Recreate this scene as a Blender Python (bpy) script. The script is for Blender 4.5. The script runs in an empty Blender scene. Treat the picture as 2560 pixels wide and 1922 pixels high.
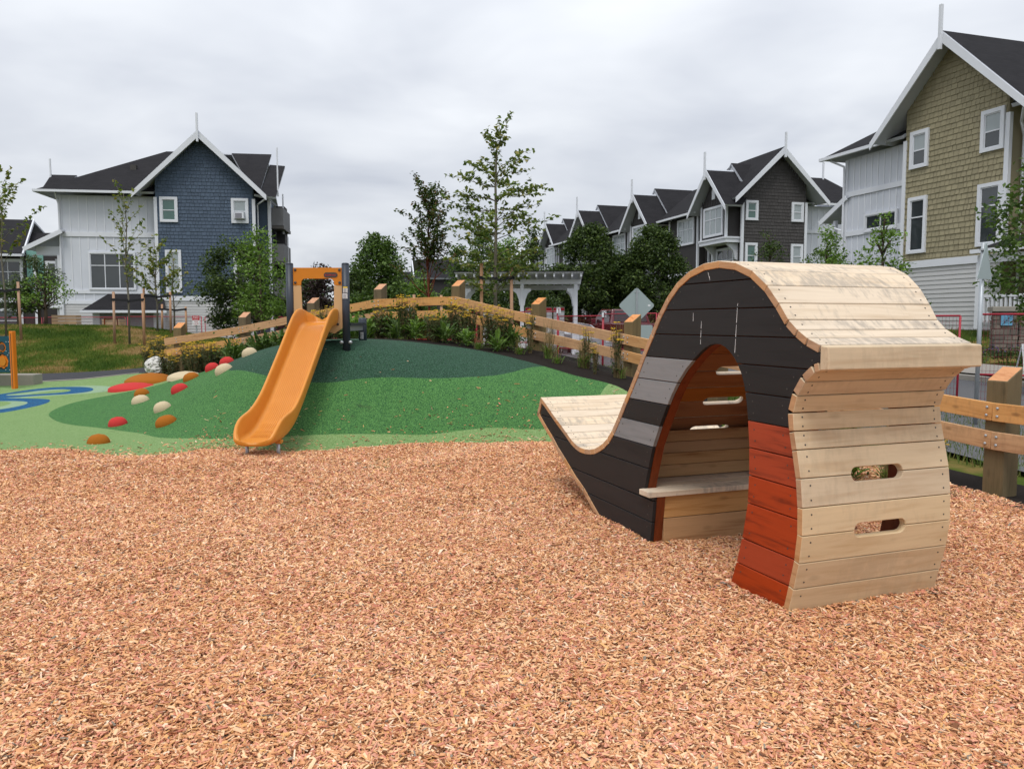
import bpy, bmesh, math, random
import numpy as np
from mathutils import Vector, Matrix
rad = math.radians
scene = bpy.context.scene
# ------------------------------------------------------------------ camera, world, sun, exposure
cam_data = bpy.data.cameras.new('camera'); cam = bpy.data.objects.new('camera', cam_data)
scene.collection.objects.link(cam); scene.camera = cam
cam.location = (0, 0, 1.5); cam.rotation_euler = (rad(90-4.5), 0, 0)
cam_data.sensor_width = 36; cam_data.lens = 36*1980/2560; cam_data.clip_start = .05; cam_data.clip_end = 2500
SUN_EL, SUN_AZ = 62, 200      # degrees; azimuth clockwise from +Y
world = bpy.data.worlds.new('World'); scene.world = world; world.use_nodes = True
wn = world.node_tree; wn.nodes.clear()
def N(nt, typ, **kw):
    n = nt.nodes.new(typ)
    for k, v in kw.items():
        if k in n.bl_rna.properties: setattr(n, k, v)
        else: n.inputs[k].default_value = v
    return n
def L(nt, a, b): nt.links.new(a, b)
sky = N(wn, 'ShaderNodeTexSky', sky_type='NISHITA', sun_disc=False, sun_elevation=rad(SUN_EL), sun_rotation=rad(SUN_AZ), dust_density=2.0)
tc = N(wn, 'ShaderNodeTexCoord'); sep = N(wn, 'ShaderNodeSeparateXYZ'); L(wn, tc.outputs['Generated'], sep.inputs[0])
zp = N(wn, 'ShaderNodeMath', operation='MAXIMUM'); L(wn, sep.outputs['Z'], zp.inputs[0]); zp.inputs[1].default_value = 0
zz = N(wn, 'ShaderNodeMath', operation='ADD'); L(wn, zp.outputs[0], zz.inputs[0]); zz.inputs[1].default_value = .16
px_ = N(wn, 'ShaderNodeMath', operation='DIVIDE'); L(wn, sep.outputs['X'], px_.inputs[0]); L(wn, zz.outputs[0], px_.inputs[1])
py_ = N(wn, 'ShaderNodeMath', operation='DIVIDE'); L(wn, sep.outputs['Y'], py_.inputs[0]); L(wn, zz.outputs[0], py_.inputs[1])
cmb = N(wn, 'ShaderNodeCombineXYZ'); L(wn, px_.outputs[0], cmb.inputs[0]); L(wn, py_.outputs[0], cmb.inputs[1])
def wnoise(scale, det, rough, dist):
    mp = N(wn, 'ShaderNodeMapping'); mp.inputs['Scale'].default_value = (1.0, 1.05, 1); L(wn, cmb.outputs[0], mp.inputs[0])
    n = N(wn, 'ShaderNodeTexNoise', Scale=scale, Detail=det, Roughness=rough, Distortion=dist); L(wn, mp.outputs[0], n.inputs['Vector']); return n
n1 = wnoise(1.5, 4, .5, .25); n2 = wnoise(.7, 2, .45, 0)
mixn = N(wn, 'ShaderNodeMath', operation='ADD'); L(wn, n1.outputs['Fac'], mixn.inputs[0]); L(wn, n2.outputs['Fac'], mixn.inputs[1])
rp = N(wn, 'ShaderNodeValToRGB'); L(wn, mixn.outputs[0], rp.inputs[0])
hv = N(wn, 'ShaderNodeMath', operation='MULTIPLY'); L(wn, mixn.outputs[0], hv.inputs[0]); hv.inputs[1].default_value = .5
L(wn, hv.outputs[0], rp.inputs[0])
rp.color_ramp.elements[0].position = .36; rp.color_ramp.elements[0].color = (.42, .445, .50, 1)
rp.color_ramp.elements[1].position = .62; rp.color_ramp.elements[1].color = (.645, .665, .695, 1)
# overcast sky: brighter towards the zenith
gr = N(wn, 'ShaderNodeMapRange'); L(wn, sep.outputs['Z'], gr.inputs['Value']); gr.inputs['From Min'].default_value = 0; gr.inputs['From Max'].default_value = 1
gr.inputs['To Min'].default_value = .92; gr.inputs['To Max'].default_value = 1.75
mul = N(wn, 'ShaderNodeVectorMath', operation='SCALE'); L(wn, rp.outputs[0], mul.inputs[0]); L(wn, gr.outputs[0], mul.inputs['Scale'])
up10 = N(wn, 'ShaderNodeVectorMath', operation='SCALE'); L(wn, mul.outputs[0], up10.inputs[0]); up10.inputs['Scale'].default_value = 10
mx = N(wn, 'ShaderNodeMix', data_type='RGBA'); mx.inputs['Factor'].default_value = .94
L(wn, sky.outputs[0], mx.inputs[6]); L(wn, up10.outputs[0], mx.inputs[7])
bg = N(wn, 'ShaderNodeBackground', Strength=.1); L(wn, mx.outputs[2], bg.inputs[0])
wo = N(wn, 'ShaderNodeOutputWorld'); L(wn, bg.outputs[0], wo.inputs[0])
sd = bpy.data.lights.new('sun', 'SUN'); sun = bpy.data.objects.new('sun', sd); scene.collection.objects.link(sun)
sd.energy = 1.4; sd.angle = rad(24); sd.color = (1, .97, .92)
a_, e_ = rad(SUN_AZ), rad(SUN_EL)
sun.rotation_euler = Vector((math.sin(a_)*math.cos(e_), math.cos(a_)*math.cos(e_), math.sin(e_))).to_track_quat('Z', 'Y').to_euler()
scene.view_settings.view_transform = 'Standard'; scene.view_settings.look = 'None'
scene.view_settings.exposure = .42; scene.view_settings.gamma = 1; scene.view_settings.use_curve_mapping = False
try:
    scene.cycles.max_bounces = 5; scene.cycles.diffuse_bounces = 3; scene.cycles.transparent_max_bounces = 6
    scene.cycles.use_denoising = True; scene.cycles.use_adaptive_sampling = True; scene.cycles.adaptive_threshold = .02
except Exception: pass
R = random.Random(7); NR = np.random.default_rng(7)
# ------------------------------------------------------------------ object helpers
def link(o, parent=None):
    scene.collection.objects.link(o)
    if parent is not None: o.parent = parent
    return o
def tag(o, label=None, cat=None, group=None, kind=None):
    if label: o['label'] = label
    if cat: o['category'] = cat
    if group: o['group'] = group
    if kind: o['kind'] = kind
    return o
def thing(name, label, cat, loc=(0, 0, 0), rz=0, group=None):
    o = bpy.data.objects.new(name, None); o.location = loc; o.rotation_euler = (0, 0, rz); o.empty_display_size = .2
    link(o); return tag(o, label, cat, group)
def copy_tree(root, loc, rz, label=None, group=None):
    def rec(o, par):
        c = o.copy(); scene.collection.objects.link(c); c.parent = par
        for ch in list(o.children): rec(ch, c)
        return c
    r = rec(root, None); r.location = loc; r.rotation_euler = (0, 0, rz)
    if label: r['label'] = label
    if group: r['group'] = group
    return r
class MB:
    def __init__(s): s.v = []; s.f = []; s.m = []
    def quad(s, pts, mi=0):
        b = len(s.v); s.v += [tuple(p) for p in pts]; s.f.append(tuple(range(b, b+len(pts)))); s.m.append(mi); return s
    def box(s, x0, x1, y0, y1, z0, z1, mi=0):
        b = len(s.v)
        s.v += [(x0, y0, z0), (x1, y0, z0), (x1, y1, z0), (x0, y1, z0), (x0, y0, z1), (x1, y0, z1), (x1, y1, z1), (x0, y1, z1)]
        for f in ((0, 3, 2, 1), (4, 5, 6, 7), (0, 1, 5, 4), (1, 2, 6, 5), (2, 3, 7, 6), (3, 0, 4, 7)):
            s.f.append(tuple(b+i for i in f)); s.m.append(mi)
        return s
    def hexa(s, p, mi=0):      # 8 points: bottom loop then top loop
        b = len(s.v); s.v += [tuple(q) for q in p]
        for f in ((0, 3, 2, 1), (4, 5, 6, 7), (0, 1, 5, 4), (1, 2, 6, 5), (2, 3, 7, 6), (3, 0, 4, 7)):
            s.f.append(tuple(b+i for i in f)); s.m.append(mi)
        return s
    def bar(s, p0, p1, w, h, up=(0, 0, 1), mi=0):
        p0, p1 = Vector(p0), Vector(p1); d = (p1-p0).normalized(); up = Vector(up)
        sd = d.cross(up)
        if sd.length < 1e-4: sd = d.cross(Vector((0, 1, 0)))
        sd.normalize(); u = sd.cross(d).normalized(); a, c = sd*w/2, u*h/2
        return s.hexa([p0-a-c, p0+a-c, p1+a-c, p1-a-c, p0-a+c, p0+a+c, p1+a+c, p1-a+c], mi)
    def tube(s, pts, rr, n=8, mi=0, cap=True):
        pts = [Vector(p) for p in pts]
        if not hasattr(rr, '__len__'): rr = [rr]*len(pts)
        b = len(s.v); ref = None
        for i, p in enumerate(pts):
            d = (pts[min(i+1, len(pts)-1)]-pts[max(i-1, 0)]).normalized()
            if ref is None: ref = d.cross(Vector((0.31, .9, .2)));
            ref = (ref-d*ref.dot(d)).normalized(); o = d.cross(ref)
            for k in range(n):
                a = 2*math.pi*k/n; s.v.append(tuple(p+(ref*math.cos(a)+o*math.sin(a))*rr[i]))
        for i in range(len(pts)-1):
            for k in range(n):
                s.f.append((b+i*n+k, b+i*n+(k+1) % n, b+(i+1)*n+(k+1) % n, b+(i+1)*n+k)); s.m.append(mi)
        if cap:
            s.f.append(tuple(b+k for k in range(n))[::-1]); s.m.append(mi)
            e = b+(len(pts)-1)*n; s.f.append(tuple(e+k for k in range(n))); s.m.append(mi)
        return s
    def prism(s, poly, y0, y1, mi=0, ax='y'):   # polygon in (x,z) extruded along y
        b = len(s.v); n = len(poly)
        def P(a, c, t): return {'y': (a, t, c), 'x': (t, a, c), 'z': (a, c, t)}[ax]
        s.v += [P(a, c, y0) for a, c in poly]+[P(a, c, y1) for a, c in poly]
        s.f.append(tuple(range(b, b+n))); s.f.append(tuple(range(b+n, b+2*n))[::-1]); s.m += [mi, mi]
        for i in range(n):
            j = (i+1) % n; s.f.append((b+i, b+n+i, b+n+j, b+j)); s.m.append(mi)
        return s
    def mesh(s, name, mats, smooth=False, fix=True):
        me = bpy.data.meshes.new(name); me.from_pydata(s.v, [], s.f)
        if not isinstance(mats, (list, tuple)): mats = [mats]
        for m in mats: me.materials.append(m)
        if len(mats) > 1: me.polygons.foreach_set('material_index', s.m)
        if fix:
            bm = bmesh.new(); bm.from_mesh(me); bmesh.ops.recalc_face_normals(bm, faces=bm.faces); bm.to_mesh(me); bm.free()
        if smooth:
            me.polygons.foreach_set('use_smooth', [True]*len(me.polygons))
        me.update(); return me
    def build(s, name, mats, parent=None, smooth=False, bevel=0, kind=None, label=None):
        o = bpy.data.objects.new(name, s.mesh(name, mats, smooth)); link(o, parent)
        if bevel:
            b = o.modifiers.new('bevel', 'BEVEL'); b.width = bevel; b.segments = 2 if bevel > .012 else 1; b.limit_method = 'ANGLE'; b.angle_limit = rad(35)
        if kind: o['kind'] = kind
        if label: o['label'] = label
        return o
def part(name, me, parent, loc=None, label=None):
    o = bpy.data.objects.new(name, me); link(o, parent)
    if loc: o.location = loc
    if label: o['label'] = label
    return o
def shade_auto(o, ang=35):
    me = o.data; me.polygons.foreach_set('use_smooth', [True]*len(me.polygons))
    try: me.set_sharp_from_angle(angle=rad(ang))
    except Exception: pass
# ------------------------------------------------------------------ materials
def srgb(r, g, b, k=1.0):
    f = lambda c: ((c/255+.055)/1.055)**2.4 if c > 10 else c/255/12.92
    return (min(f(r)*k, .85), min(f(g)*k, .85), min(f(b)*k, .85), 1)
def mulc(c, k): return (c[0]*k, c[1]*k, c[2]*k, 1)
def newmat(name, rough=.7, spec=.3):
    m = bpy.data.materials.new(name); m.use_nodes = True; nt = m.node_tree
    b = nt.nodes['Principled BSDF']; b.inputs['Roughness'].default_value = rough; b.inputs['Specular IOR Level'].default_value = spec
    return m, nt, b
def coords(nt, space='Object', scale=(1, 1, 1), rnd=False):
    t = N(nt, 'ShaderNodeTexCoord'); mp = N(nt, 'ShaderNodeMapping'); mp.inputs['Scale'].default_value = scale
    if space == 'World':
        g = N(nt, 'ShaderNodeNewGeometry'); L(nt, g.outputs['Position'], mp.inputs[0])
    else: L(nt, t.outputs[space], mp.inputs[0])
    if rnd:
        oi = N(nt, 'ShaderNodeObjectInfo'); c = N(nt, 'ShaderNodeCombineXYZ')
        q = N(nt, 'ShaderNodeMath', operation='MULTIPLY'); L(nt, oi.outputs['Random'], q.inputs[0]); q.inputs[1].default_value = 37
        for i in range(3): L(nt, q.outputs[0], c.inputs[i])
        L(nt, c.outputs[0], mp.inputs['Location'])
    return mp.outputs[0]
def noise(nt, vec, scale, det=3, rough=.5, dist=0):
    n = N(nt, 'ShaderNodeTexNoise', Scale=scale, Detail=det, Roughness=rough, Distortion=dist); L(nt, vec, n.inputs['Vector']); return n.outputs['Fac']
def ramp(nt, fac, els, interp='LINEAR'):
    r = N(nt, 'ShaderNodeValToRGB'); L(nt, fac, r.inputs[0]); cr = r.color_ramp; cr.interpolation = interp
    while len(cr.elements) > 1: cr.elements.remove(cr.elements[-1])
    cr.elements[0].position = els[0][0]; cr.elements[0].color = els[0][1]
    for p, c in els[1:]:
        e = cr.elements.new(p); e.color = c
    return r.outputs[0]
def mixc(nt, fac, a, b, blend='MIX'):
    m = N(nt, 'ShaderNodeMix', data_type='RGBA', blend_type=blend)
    for s, v in ((0, fac), (6, a), (7, b)):
        if hasattr(v, 'is_output'): L(nt, v, m.inputs[s])
        else: m.inputs[s].default_value = v
    return m.outputs[2]
def mathn(nt, op, a, b=0, c=None):
    m = N(nt, 'ShaderNodeMath', operation=op)
    for s, v in ((0, a), (1, b), (2, c)):
        if v is None: continue
        if hasattr(v, 'is_output'): L(nt, v, m.inputs[s])
        else: m.inputs[s].default_value = v
    return m.outputs[0]
def bump(nt, b, fac, strength=.3, dist=.01):
    n = N(nt, 'ShaderNodeBump', Strength=strength, Distance=dist); L(nt, fac, n.inputs['Height']); L(nt, n.outputs[0], b.inputs['Normal'])
def simple(name, col, rough=.6, spec=.3, var=.12, scale=3, metal=0, bmp=0, space='Object', bscale=60):
    m, nt, b = newmat(name, rough, spec); v = coords(nt, space)
    f = noise(nt, v, scale, 4, .6)
    c = mixc(nt, f, mulc(col, 1-var), mulc(col, 1+var)); L(nt, c, b.inputs['Base Color']); b.inputs['Metallic'].default_value = metal
    if bmp: bump(nt, b, noise(nt, v, bscale, 3), bmp, .004)
    return m
def wood(name, base, dark, axis=0, stain=0, stain_col=None, rough=.65, knots=.5, tone=.1, sat=.11):
    """timber with grain along an axis of its object; every board gets its own cut of the grain"""
    m, nt, b = newmat(name, rough, .25)
    s = [26, 26, 26]; s[axis] = 1.4
    v = coords(nt, 'Object', s, True)
    g = noise(nt, v, 1.0, 5, .62, 1.2)
    s2 = [7, 7, 7]; s2[axis] = .8
    g2 = noise(nt, coords(nt, 'Object', s2, True), 1.0, 3, .5, 2.0)
    w = mathn(nt, 'ADD', mathn(nt, 'MULTIPLY', g, .5), mathn(nt, 'MULTIPLY', g2, .5))
    c = ramp(nt, w, [(.32, dark), (.5, base), (.68, mulc(base, 1.1))])
    oi = N(nt, 'ShaderNodeObjectInfo')
    hsv = N(nt, 'ShaderNodeHueSaturation'); L(nt, c, hsv.inputs['Color'])
    L(nt, mathn(nt, 'ADD', 1-tone, mathn(nt, 'MULTIPLY', oi.outputs['Random'], 2*tone)), hsv.inputs['Value'])
    L(nt, mathn(nt, 'ADD', 1-sat, mathn(nt, 'MULTIPLY', oi.outputs['Random'], 2*sat)), hsv.inputs['Saturation'])
    c = hsv.outputs[0]
    if knots:
        k = N(nt, 'ShaderNodeTexVoronoi', Scale=1.0); s3 = [9, 9, 9]; s3[axis] = 4
        L(nt, coords(nt, 'Object', s3, True), k.inputs['Vector'])
        kr = ramp(nt, k.outputs['Distance'], [(.0, (1, 1, 1, 1)), (.10, (.7, .7, .7, 1)), (.2, (0, 0, 0, 1))])
        c = mixc(nt, mathn(nt, 'MULTIPLY', kr, knots), c, mulc(dark, .45))
    if stain:
        f1 = noise(nt, coords(nt, 'Object', (26, 9, 9), True), 1, 4, .65); f2 = noise(nt, coords(nt, 'Object', (1.6, 1.6, 1.6), True), 1, 2)
        f = ramp(nt, mathn(nt, 'MULTIPLY', f1, f2), [(.25, (0, 0, 0, 1)), (.37, (1, 1, 1, 1))])
        c = mixc(nt, mathn(nt, 'MULTIPLY', f, stain), c, stain_col)
    L(nt, c, b.inputs['Base Color'])
    bump(nt, b, w, .25, .004)
    return m
M = {}
M['skin'] = wood('pale_timber', srgb(228, 208, 182, .84), srgb(208, 184, 154, .82), 0, .65, srgb(168, 158, 146, .75), knots=.2, tone=.05)
M['skin_front'] = wood('pale_timber_clean', srgb(222, 198, 162, .8), srgb(204, 174, 136, .8), 0, .2, srgb(170, 154, 130, .75), knots=.3, tone=.05)
M['skin_in'] = wood('inner_timber', srgb(205, 160, 112, .72), srgb(170, 120, 75, .7), 0, knots=.3)
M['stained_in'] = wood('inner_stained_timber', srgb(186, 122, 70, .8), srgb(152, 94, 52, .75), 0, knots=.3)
M['endgrain'] = wood('plank_end', srgb(205, 160, 118, .8), srgb(178, 130, 90, .8), 1, knots=0)
M['black'] = wood('charcoal_stained_board', srgb(47, 45, 46, .64), srgb(39, 37, 38, .62), 1, knots=.1, tone=.1, rough=.55)
M['grey'] = wood('grey_stained_board', srgb(142, 143, 144, .84), srgb(130, 131, 132, .84), 1, knots=.1, tone=.04)
M['red'] = wood('red_stained_board', srgb(178, 66, 26, .78), srgb(104, 34, 14, .7), 1, knots=.2, tone=.04, rough=.5, sat=.04)
M['rust'] = wood('rust_stained_frame', srgb(130, 66, 38, .75), srgb(96, 46, 26, .75), 2, knots=.15)
M['cedar'] = wood('fence_timber', srgb(220, 170, 118, .78), srgb(188, 132, 84, .76), 0, .25, srgb(150, 118, 84, .7), knots=.7, tone=.10)
M['postside'] = wood('post_timber', srgb(138, 120, 88, .58), srgb(112, 98, 70, .56), 2, .4, srgb(110, 100, 70, .7), knots=.3)
M['posttop'] = wood('fresh_cut_post_top', srgb(220, 158, 110, .78), srgb(186, 116, 68, .78), 1, knots=.4)
M['stake'] = wood('stake_timber', srgb(204, 160, 126, .75), srgb(174, 130, 98, .75), 2, knots=.2)
M['crate'] = wood('crate_timber', srgb(214, 178, 142, .75), srgb(186, 148, 112, .75), 0, knots=.3)
M['screw'] = simple('screw', (.06, .055, .05, 1), .5)
M['steel'] = simple('galvanised_steel', (.42, .45, .47, 1), .42, .5, .15, 8, .6)
M['orange'] = None
M['anthracite'] = simple('anthracite_post', srgb(52, 60, 72, .8), .45, .4, .08, 5)
M['beige'] = simple('sand_panel', srgb(214, 176, 128, .8), .5, .3, .04)
M['opanel'] = simple('orange_panel', srgb(214, 132, 30, .8), .45, .35, .05)
M['opost'] = simple('orange_post', srgb(235, 128, 20, .8), .42, .4, .05)
M['teal'] = simple('teal_panel', srgb(22, 78, 92, .8), .45, .35, .06)
M['concrete'] = simple('concrete', srgb(172, 166, 156, .7), .9, .1, .15, 6, 0, .4)
M['white'] = simple('white_trim', srgb(226, 229, 235, .88), .55, .3, .07, 1.1)
M['whitewall'] = simple('white_board_wall', srgb(212, 216, 224, .88), .65, .2, .09, .8)
M['soffit'] = simple('soffit', srgb(200, 204, 212, .8), .7, .2, .04)
M['roof'] = None
M['redmetal'] = simple('red_fence_paint', srgb(178, 40, 58, .75), .4, .4, .1)
M['wire'] = simple('red_wire', srgb(150, 50, 66, .6), .5, .3, .1)
M['strap'] = simple('black_strap', (.012, .012, .014, 1), .6)
M['signback'] = simple('aluminium_sign_back', srgb(176, 190, 190, .8), .42, .45, .04, 3, .35)
M['bark'] = simple('bark', srgb(112, 98, 84, .6), .9, .1, .3, 14, 0, .6)
M['redbark'] = simple('cinnamon_bark', srgb(128, 72, 54, .65), .8, .1, .3, 14)
M['greybark'] = simple('pale_bark', srgb(140, 134, 118, .6), .9, .1, .25, 14)
M['tyre'] = simple('tyre', (.015, .015, .016, 1), .8)
M['rim'] = simple('alloy_rim', (.4, .4, .42, 1), .35, .5, .05, 3, .7)
M['mailbox'] = simple('mailbox_metal', srgb(186, 186, 182, .75), .5, .3, .05)
M['redlabel'] = simple('red_label', srgb(200, 40, 52, .8), .5)
M['yellow'] = simple('yellow_label', srgb(232, 196, 50, .8), .5)
M['paper'] = simple('white_label', (.72, .73, .74, 1), .5, .3, .03)
M['ink'] = simple('print_ink', (.03, .03, .035, 1), .6)
M['blue'] = simple('blue_plaque', srgb(110, 170, 205, .8), .4)
M['lemon'] = simple('yarrow_flower', srgb(196, 160, 48, .7), .8, .1, .25, 30)
M['redflower'] = simple('dark_red_flower', srgb(110, 34, 30, .8), .8, .1, .2, 30)
M['lavender'] = simple('lavender_flower', srgb(104, 84, 128, .6), .8, .1, .2, 30)
def gloss(name, col, rough=.1, spec=.6, coat=0):
    m, nt, b = newmat(name, rough, spec)
    f = noise(nt, coords(nt), 2.5, 3); L(nt, mixc(nt, f, mulc(col, .85), mulc(col, 1.15)), b.inputs['Base Color']); b.inputs['Coat Weight'].default_value = coat; return m
M['glass'] = gloss('window_glass', (.035, .042, .045, 1), .04, .9)
M['blind'] = gloss('window_with_blind', (.30, .34, .35, 1), .15, .7)
M['greenglass'] = gloss('greenish_window', (.06, .13, .11, 1), .08, .8)
M['carglass'] = gloss('tinted_glass', (.008, .009, .01, 1), .05, .7)
M['truck'] = gloss('dark_red_paint', srgb(112, 12, 28, .6), .25, .5, .6)
M['silver'] = gloss('silver_paint', (.45, .47, .5, 1), .25, .5, .5)
M['lamp'] = gloss('tail_lamp', srgb(190, 26, 34, .8), .15, .6)
def siding(name, col, var=.1):
    m, nt, b = newmat(name, .7, .2); g = N(nt, 'ShaderNodeAttribute', attribute_name='var')
    f = noise(nt, coords(nt), 3, 3); w = mathn(nt, 'ADD', mathn(nt, 'MULTIPLY', g.outputs['Fac'], .8), mathn(nt, 'MULTIPLY', f, .2))
    L(nt, mixc(nt, w, mulc(col, 1-var), mulc(col, 1+var)), b.inputs['Base Color']); return m
M['blue_sh'] = siding('blue_shingle', srgb(90, 105, 124, .76), .12)
M['olive_sh'] = siding('olive_shingle', srgb(164, 155, 126, .8), .11)
M['grey_sh'] = siding('grey_shingle', srgb(88, 85, 84, .68), .14)
M['dark_wall'] = simple('dark_board_wall', srgb(74, 71, 71, .66), .7, .2, .08, 2)
M['lap'] = simple('white_lap_siding', srgb(206, 206, 206, .82), .6, .2, .05, 2)
M['garage'] = simple('garage_panel', srgb(150, 150, 158, .75), .7, .2, .06, 2)
M['deckgrey'] = simple('balcony_panel', srgb(120, 120, 122, .7), .6, .2, .1, 3)
def plastic():
    m, nt, b = newmat('orange_plastic', .38, .35)
    v = coords(nt, 'Object'); sx = N(nt, 'ShaderNodeSeparateXYZ'); L(nt, v, sx.inputs[0])
    f = noise(nt, v, 5, 3, .6)
    c = mixc(nt, f, srgb(222, 142, 48, .8), srgb(232, 154, 62, .8))
    sc = noise(nt, coords(nt, 'Object', (60, 3, 3)), 1, 3, .7)
    c = mixc(nt, mathn(nt, 'MULTIPLY', ramp(nt, sc, [(.58, (0, 0, 0, 1)), (.75, (1, 1, 1, 1))]), .25), c, srgb(176, 100, 32, .8))
    L(nt, c, b.inputs['Base Color'])
    bump(nt, b, noise(nt, v, 90, 2), .08, .002); return m
M['orange'] = plastic()
def roofmat():
    m, nt, b = newmat('asphalt_shingle_roof', .92, .12)
    g = N(nt, 'ShaderNodeAttribute', attribute_name='uvr')
    br = N(nt, 'ShaderNodeTexBrick'); br.inputs['Scale'].default_value = 1; br.inputs['Brick Width'].default_value = .33; br.inputs['Row Height'].default_value = .14
    br.inputs['Mortar Size'].default_value = .008; br.inputs['Color1'].default_value = srgb(54, 53, 56, .62); br.inputs['Color2'].default_value = srgb(40, 40, 43, .62); br.inputs['Mortar'].default_value = srgb(26, 26, 28, .62)
    L(nt, g.outputs['Vector'], br.inputs['Vector'])
    f = noise(nt, coords(nt), 1.3, 5, .65)
    L(nt, mixc(nt, f, br.outputs[0], srgb(58, 57, 60, .62)), b.inputs['Base Color'])
    bump(nt, b, br.outputs['Fac'], -.4, .01); return m
M['roof'] = roofmat()
def leafmat(name, a, bcol, c3=None):
    m, nt, b = newmat(name, .6, .22)
    g = N(nt, 'ShaderNodeAttribute', attribute_name='var')
    els = [(0, a), (.75, bcol)] + ([(1, c3)] if c3 else [(1, mulc(bcol, 1.25))])
    c = ramp(nt, g.outputs['Fac'], els); L(nt, c, b.inputs['Base Color'])
    tr = N(nt, 'ShaderNodeBsdfTranslucent'); L(nt, mixc(nt, 1.0, c, (1.1, 1.25, .6, 1), 'MULTIPLY'), tr.inputs[0])
    ms = N(nt, 'ShaderNodeMixShader', ); ms.inputs[0].default_value = .28
    L(nt, b.outputs[0], ms.inputs[1]); L(nt, tr.outputs[0], ms.inputs[2]); L(nt, ms.outputs[0], nt.nodes['Material Output'].inputs[0]); return m
M['leaf_dark'] = leafmat('dark_leaf', (.024, .042, .016, 1), (.072, .11, .032, 1), (.13, .18, .045, 1))
M['leaf_mid'] = leafmat('mid_leaf', (.036, .072, .02, 1), (.105, .165, .04, 1))
M['leaf_light'] = leafmat('light_leaf', (.07, .13, .025, 1), (.16, .26, .05, 1))
M['leaf_yel'] = leafmat('yellowing_leaf', (.06, .10, .02, 1), (.19, .23, .045, 1), (.28, .22, .05, 1))
M['leaf_purple'] = leafmat('purple_leaf', (.022, .014, .016, 1), (.05, .03, .03, 1))
M['leaf_maple'] = leafmat('maple_leaf', (.03, .06, .02, 1), (.09, .13, .035, 1), (.17, .085, .045, 1))
M['leaf_oak'] = leafmat('oak_leaf', (.07, .12, .03, 1), (.20, .25, .06, 1), (.32, .27, .09, 1))
M['straw'] = leafmat('straw_stem', (.13, .10, .045, 1), (.26, .2, .1, 1))
M['grassblade'] = leafmat('grass_blade', (.045, .085, .016, 1), (.13, .17, .04, 1), (.26, .2, .09, 1))
M['olivegreen'] = leafmat('grey_green_leaf', (.03, .05, .02, 1), (.09, .12, .05, 1))
# ------------------------------------------------------------------ the lie of the land: heights at surveyed points, thin-plate interpolation
CP = np.array([
(-12,5,0),(-6,4,0),(0,2,0),(6,3,0),(12,5,0),(-9,8,0),(-4,7,0),(0,7,0),(3,6,0),(-12,10,0),(0,-4,0),(-10,-3,0),(10,-3,0),
(-14,13,.02),(-10,12,0),(-8.2,11.0,0),(-7.5,12.6,0),(-6,9.9,0),(-4.5,9.5,0),(-2.8,9.2,0),(-1,9.8,0),(.6,9.9,0),(2,9.0,0),(3.2,7.6,0),
(-2.8,10.0,.42),(-2.7,10.6,.92),(-2.7,11.0,1.17),(-2.7,12,1.2),(-1.2,10.9,.82),(-1,11.6,1.05),(0,11.2,.78),(-.5,12.5,1.05),(-1.17,12.9,1.13),(-2.3,13,1.22),
(.6,10.9,.58),(.70,11.5,.79),(1.22,11.0,.68),(1.51,10.7,.6),(.12,12.1,.93),(1.5,9.9,.2),(.9,10.4,.42),(-.3,10.3,.4),(-1.2,10.3,.42),
(-3.6,10.6,.55),(-3.9,11.6,.9),(-3.2,12.2,1.15),(-4.3,13.5,1.02),(-5.06,14.3,.81),(-5.7,14.8,.6),(-6.6,15.5,.38),(-7.2,15.6,.26),
(-4.55,12.5,.76),(-5.6,13.4,.42),(-5.3,11.9,.24),(-4.9,11.0,.12),(-6.1,13,.2),(-5.9,11.6,.04),(-8.2,14.3,.1),(-4.3,10.3,.12),
(-7.4,17.5,.42),(-5.86,17.2,.6),(-4.2,16.5,.9),(-2.65,15.6,1.12),(-1.07,14.8,1.15),(.375,13.5,1.04),(1.75,12.1,.69),(2.6,10.4,.36),(3.4,8.7,.1),(4.19,6.9,0),(5.0,5.1,-.02),
(-8,17,.38),(-9.7,17.8,.2),(-10.7,16.6,.15),(-12,18,.2),(-15,17,.1),(-9.9,19.7,.3),(-12,21,.4),(-15,21,.4),
(-11.6,24,.89),(-17,28,1.42),(-13,28,1.35),(-10.5,26,.97),(-8,22,.55),(-22,27,1.4),(-16,35,.0),(-22,36,0),(-8,34,.05),(-18,42,.1),
(-.36,18,.78),(-2.3,22,.5),(0,28,.45),(-3,28,.45),(-5,23,.5),(3,17,.15),(5,12,.02),(6,8,-.05),(5,20,0),(8,18,.18),(9,22,.35),(10,24,.5),(12,26,.9),(9.3,15.5,.2),(11,18.5,.38),(12.4,20.4,.55),(13.1,21.7,.68),(13.8,28,1.25),(16,25.5,1.3),(15,20,.8),(14,14,.4),(6,28,.25),(3,36,.2),(10,45,.5),(-5,40,.1),(20,30,1.4),(18,45,.8),(-25,15,.1),(25,10,.2)])
def _U(r2): return np.where(r2 > 0, .5*r2*np.log(np.maximum(r2, 1e-12)), 0)
_n = len(CP); _K = _U(((CP[:, None, :2]-CP[None, :, :2])**2).sum(2))+np.eye(_n)*.05
_P = np.c_[np.ones(_n), CP[:, :2]]
_W = np.linalg.solve(np.block([[_K, _P], [_P.T, np.zeros((3, 3))]]), np.r_[CP[:, 2], 0, 0, 0])
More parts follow.
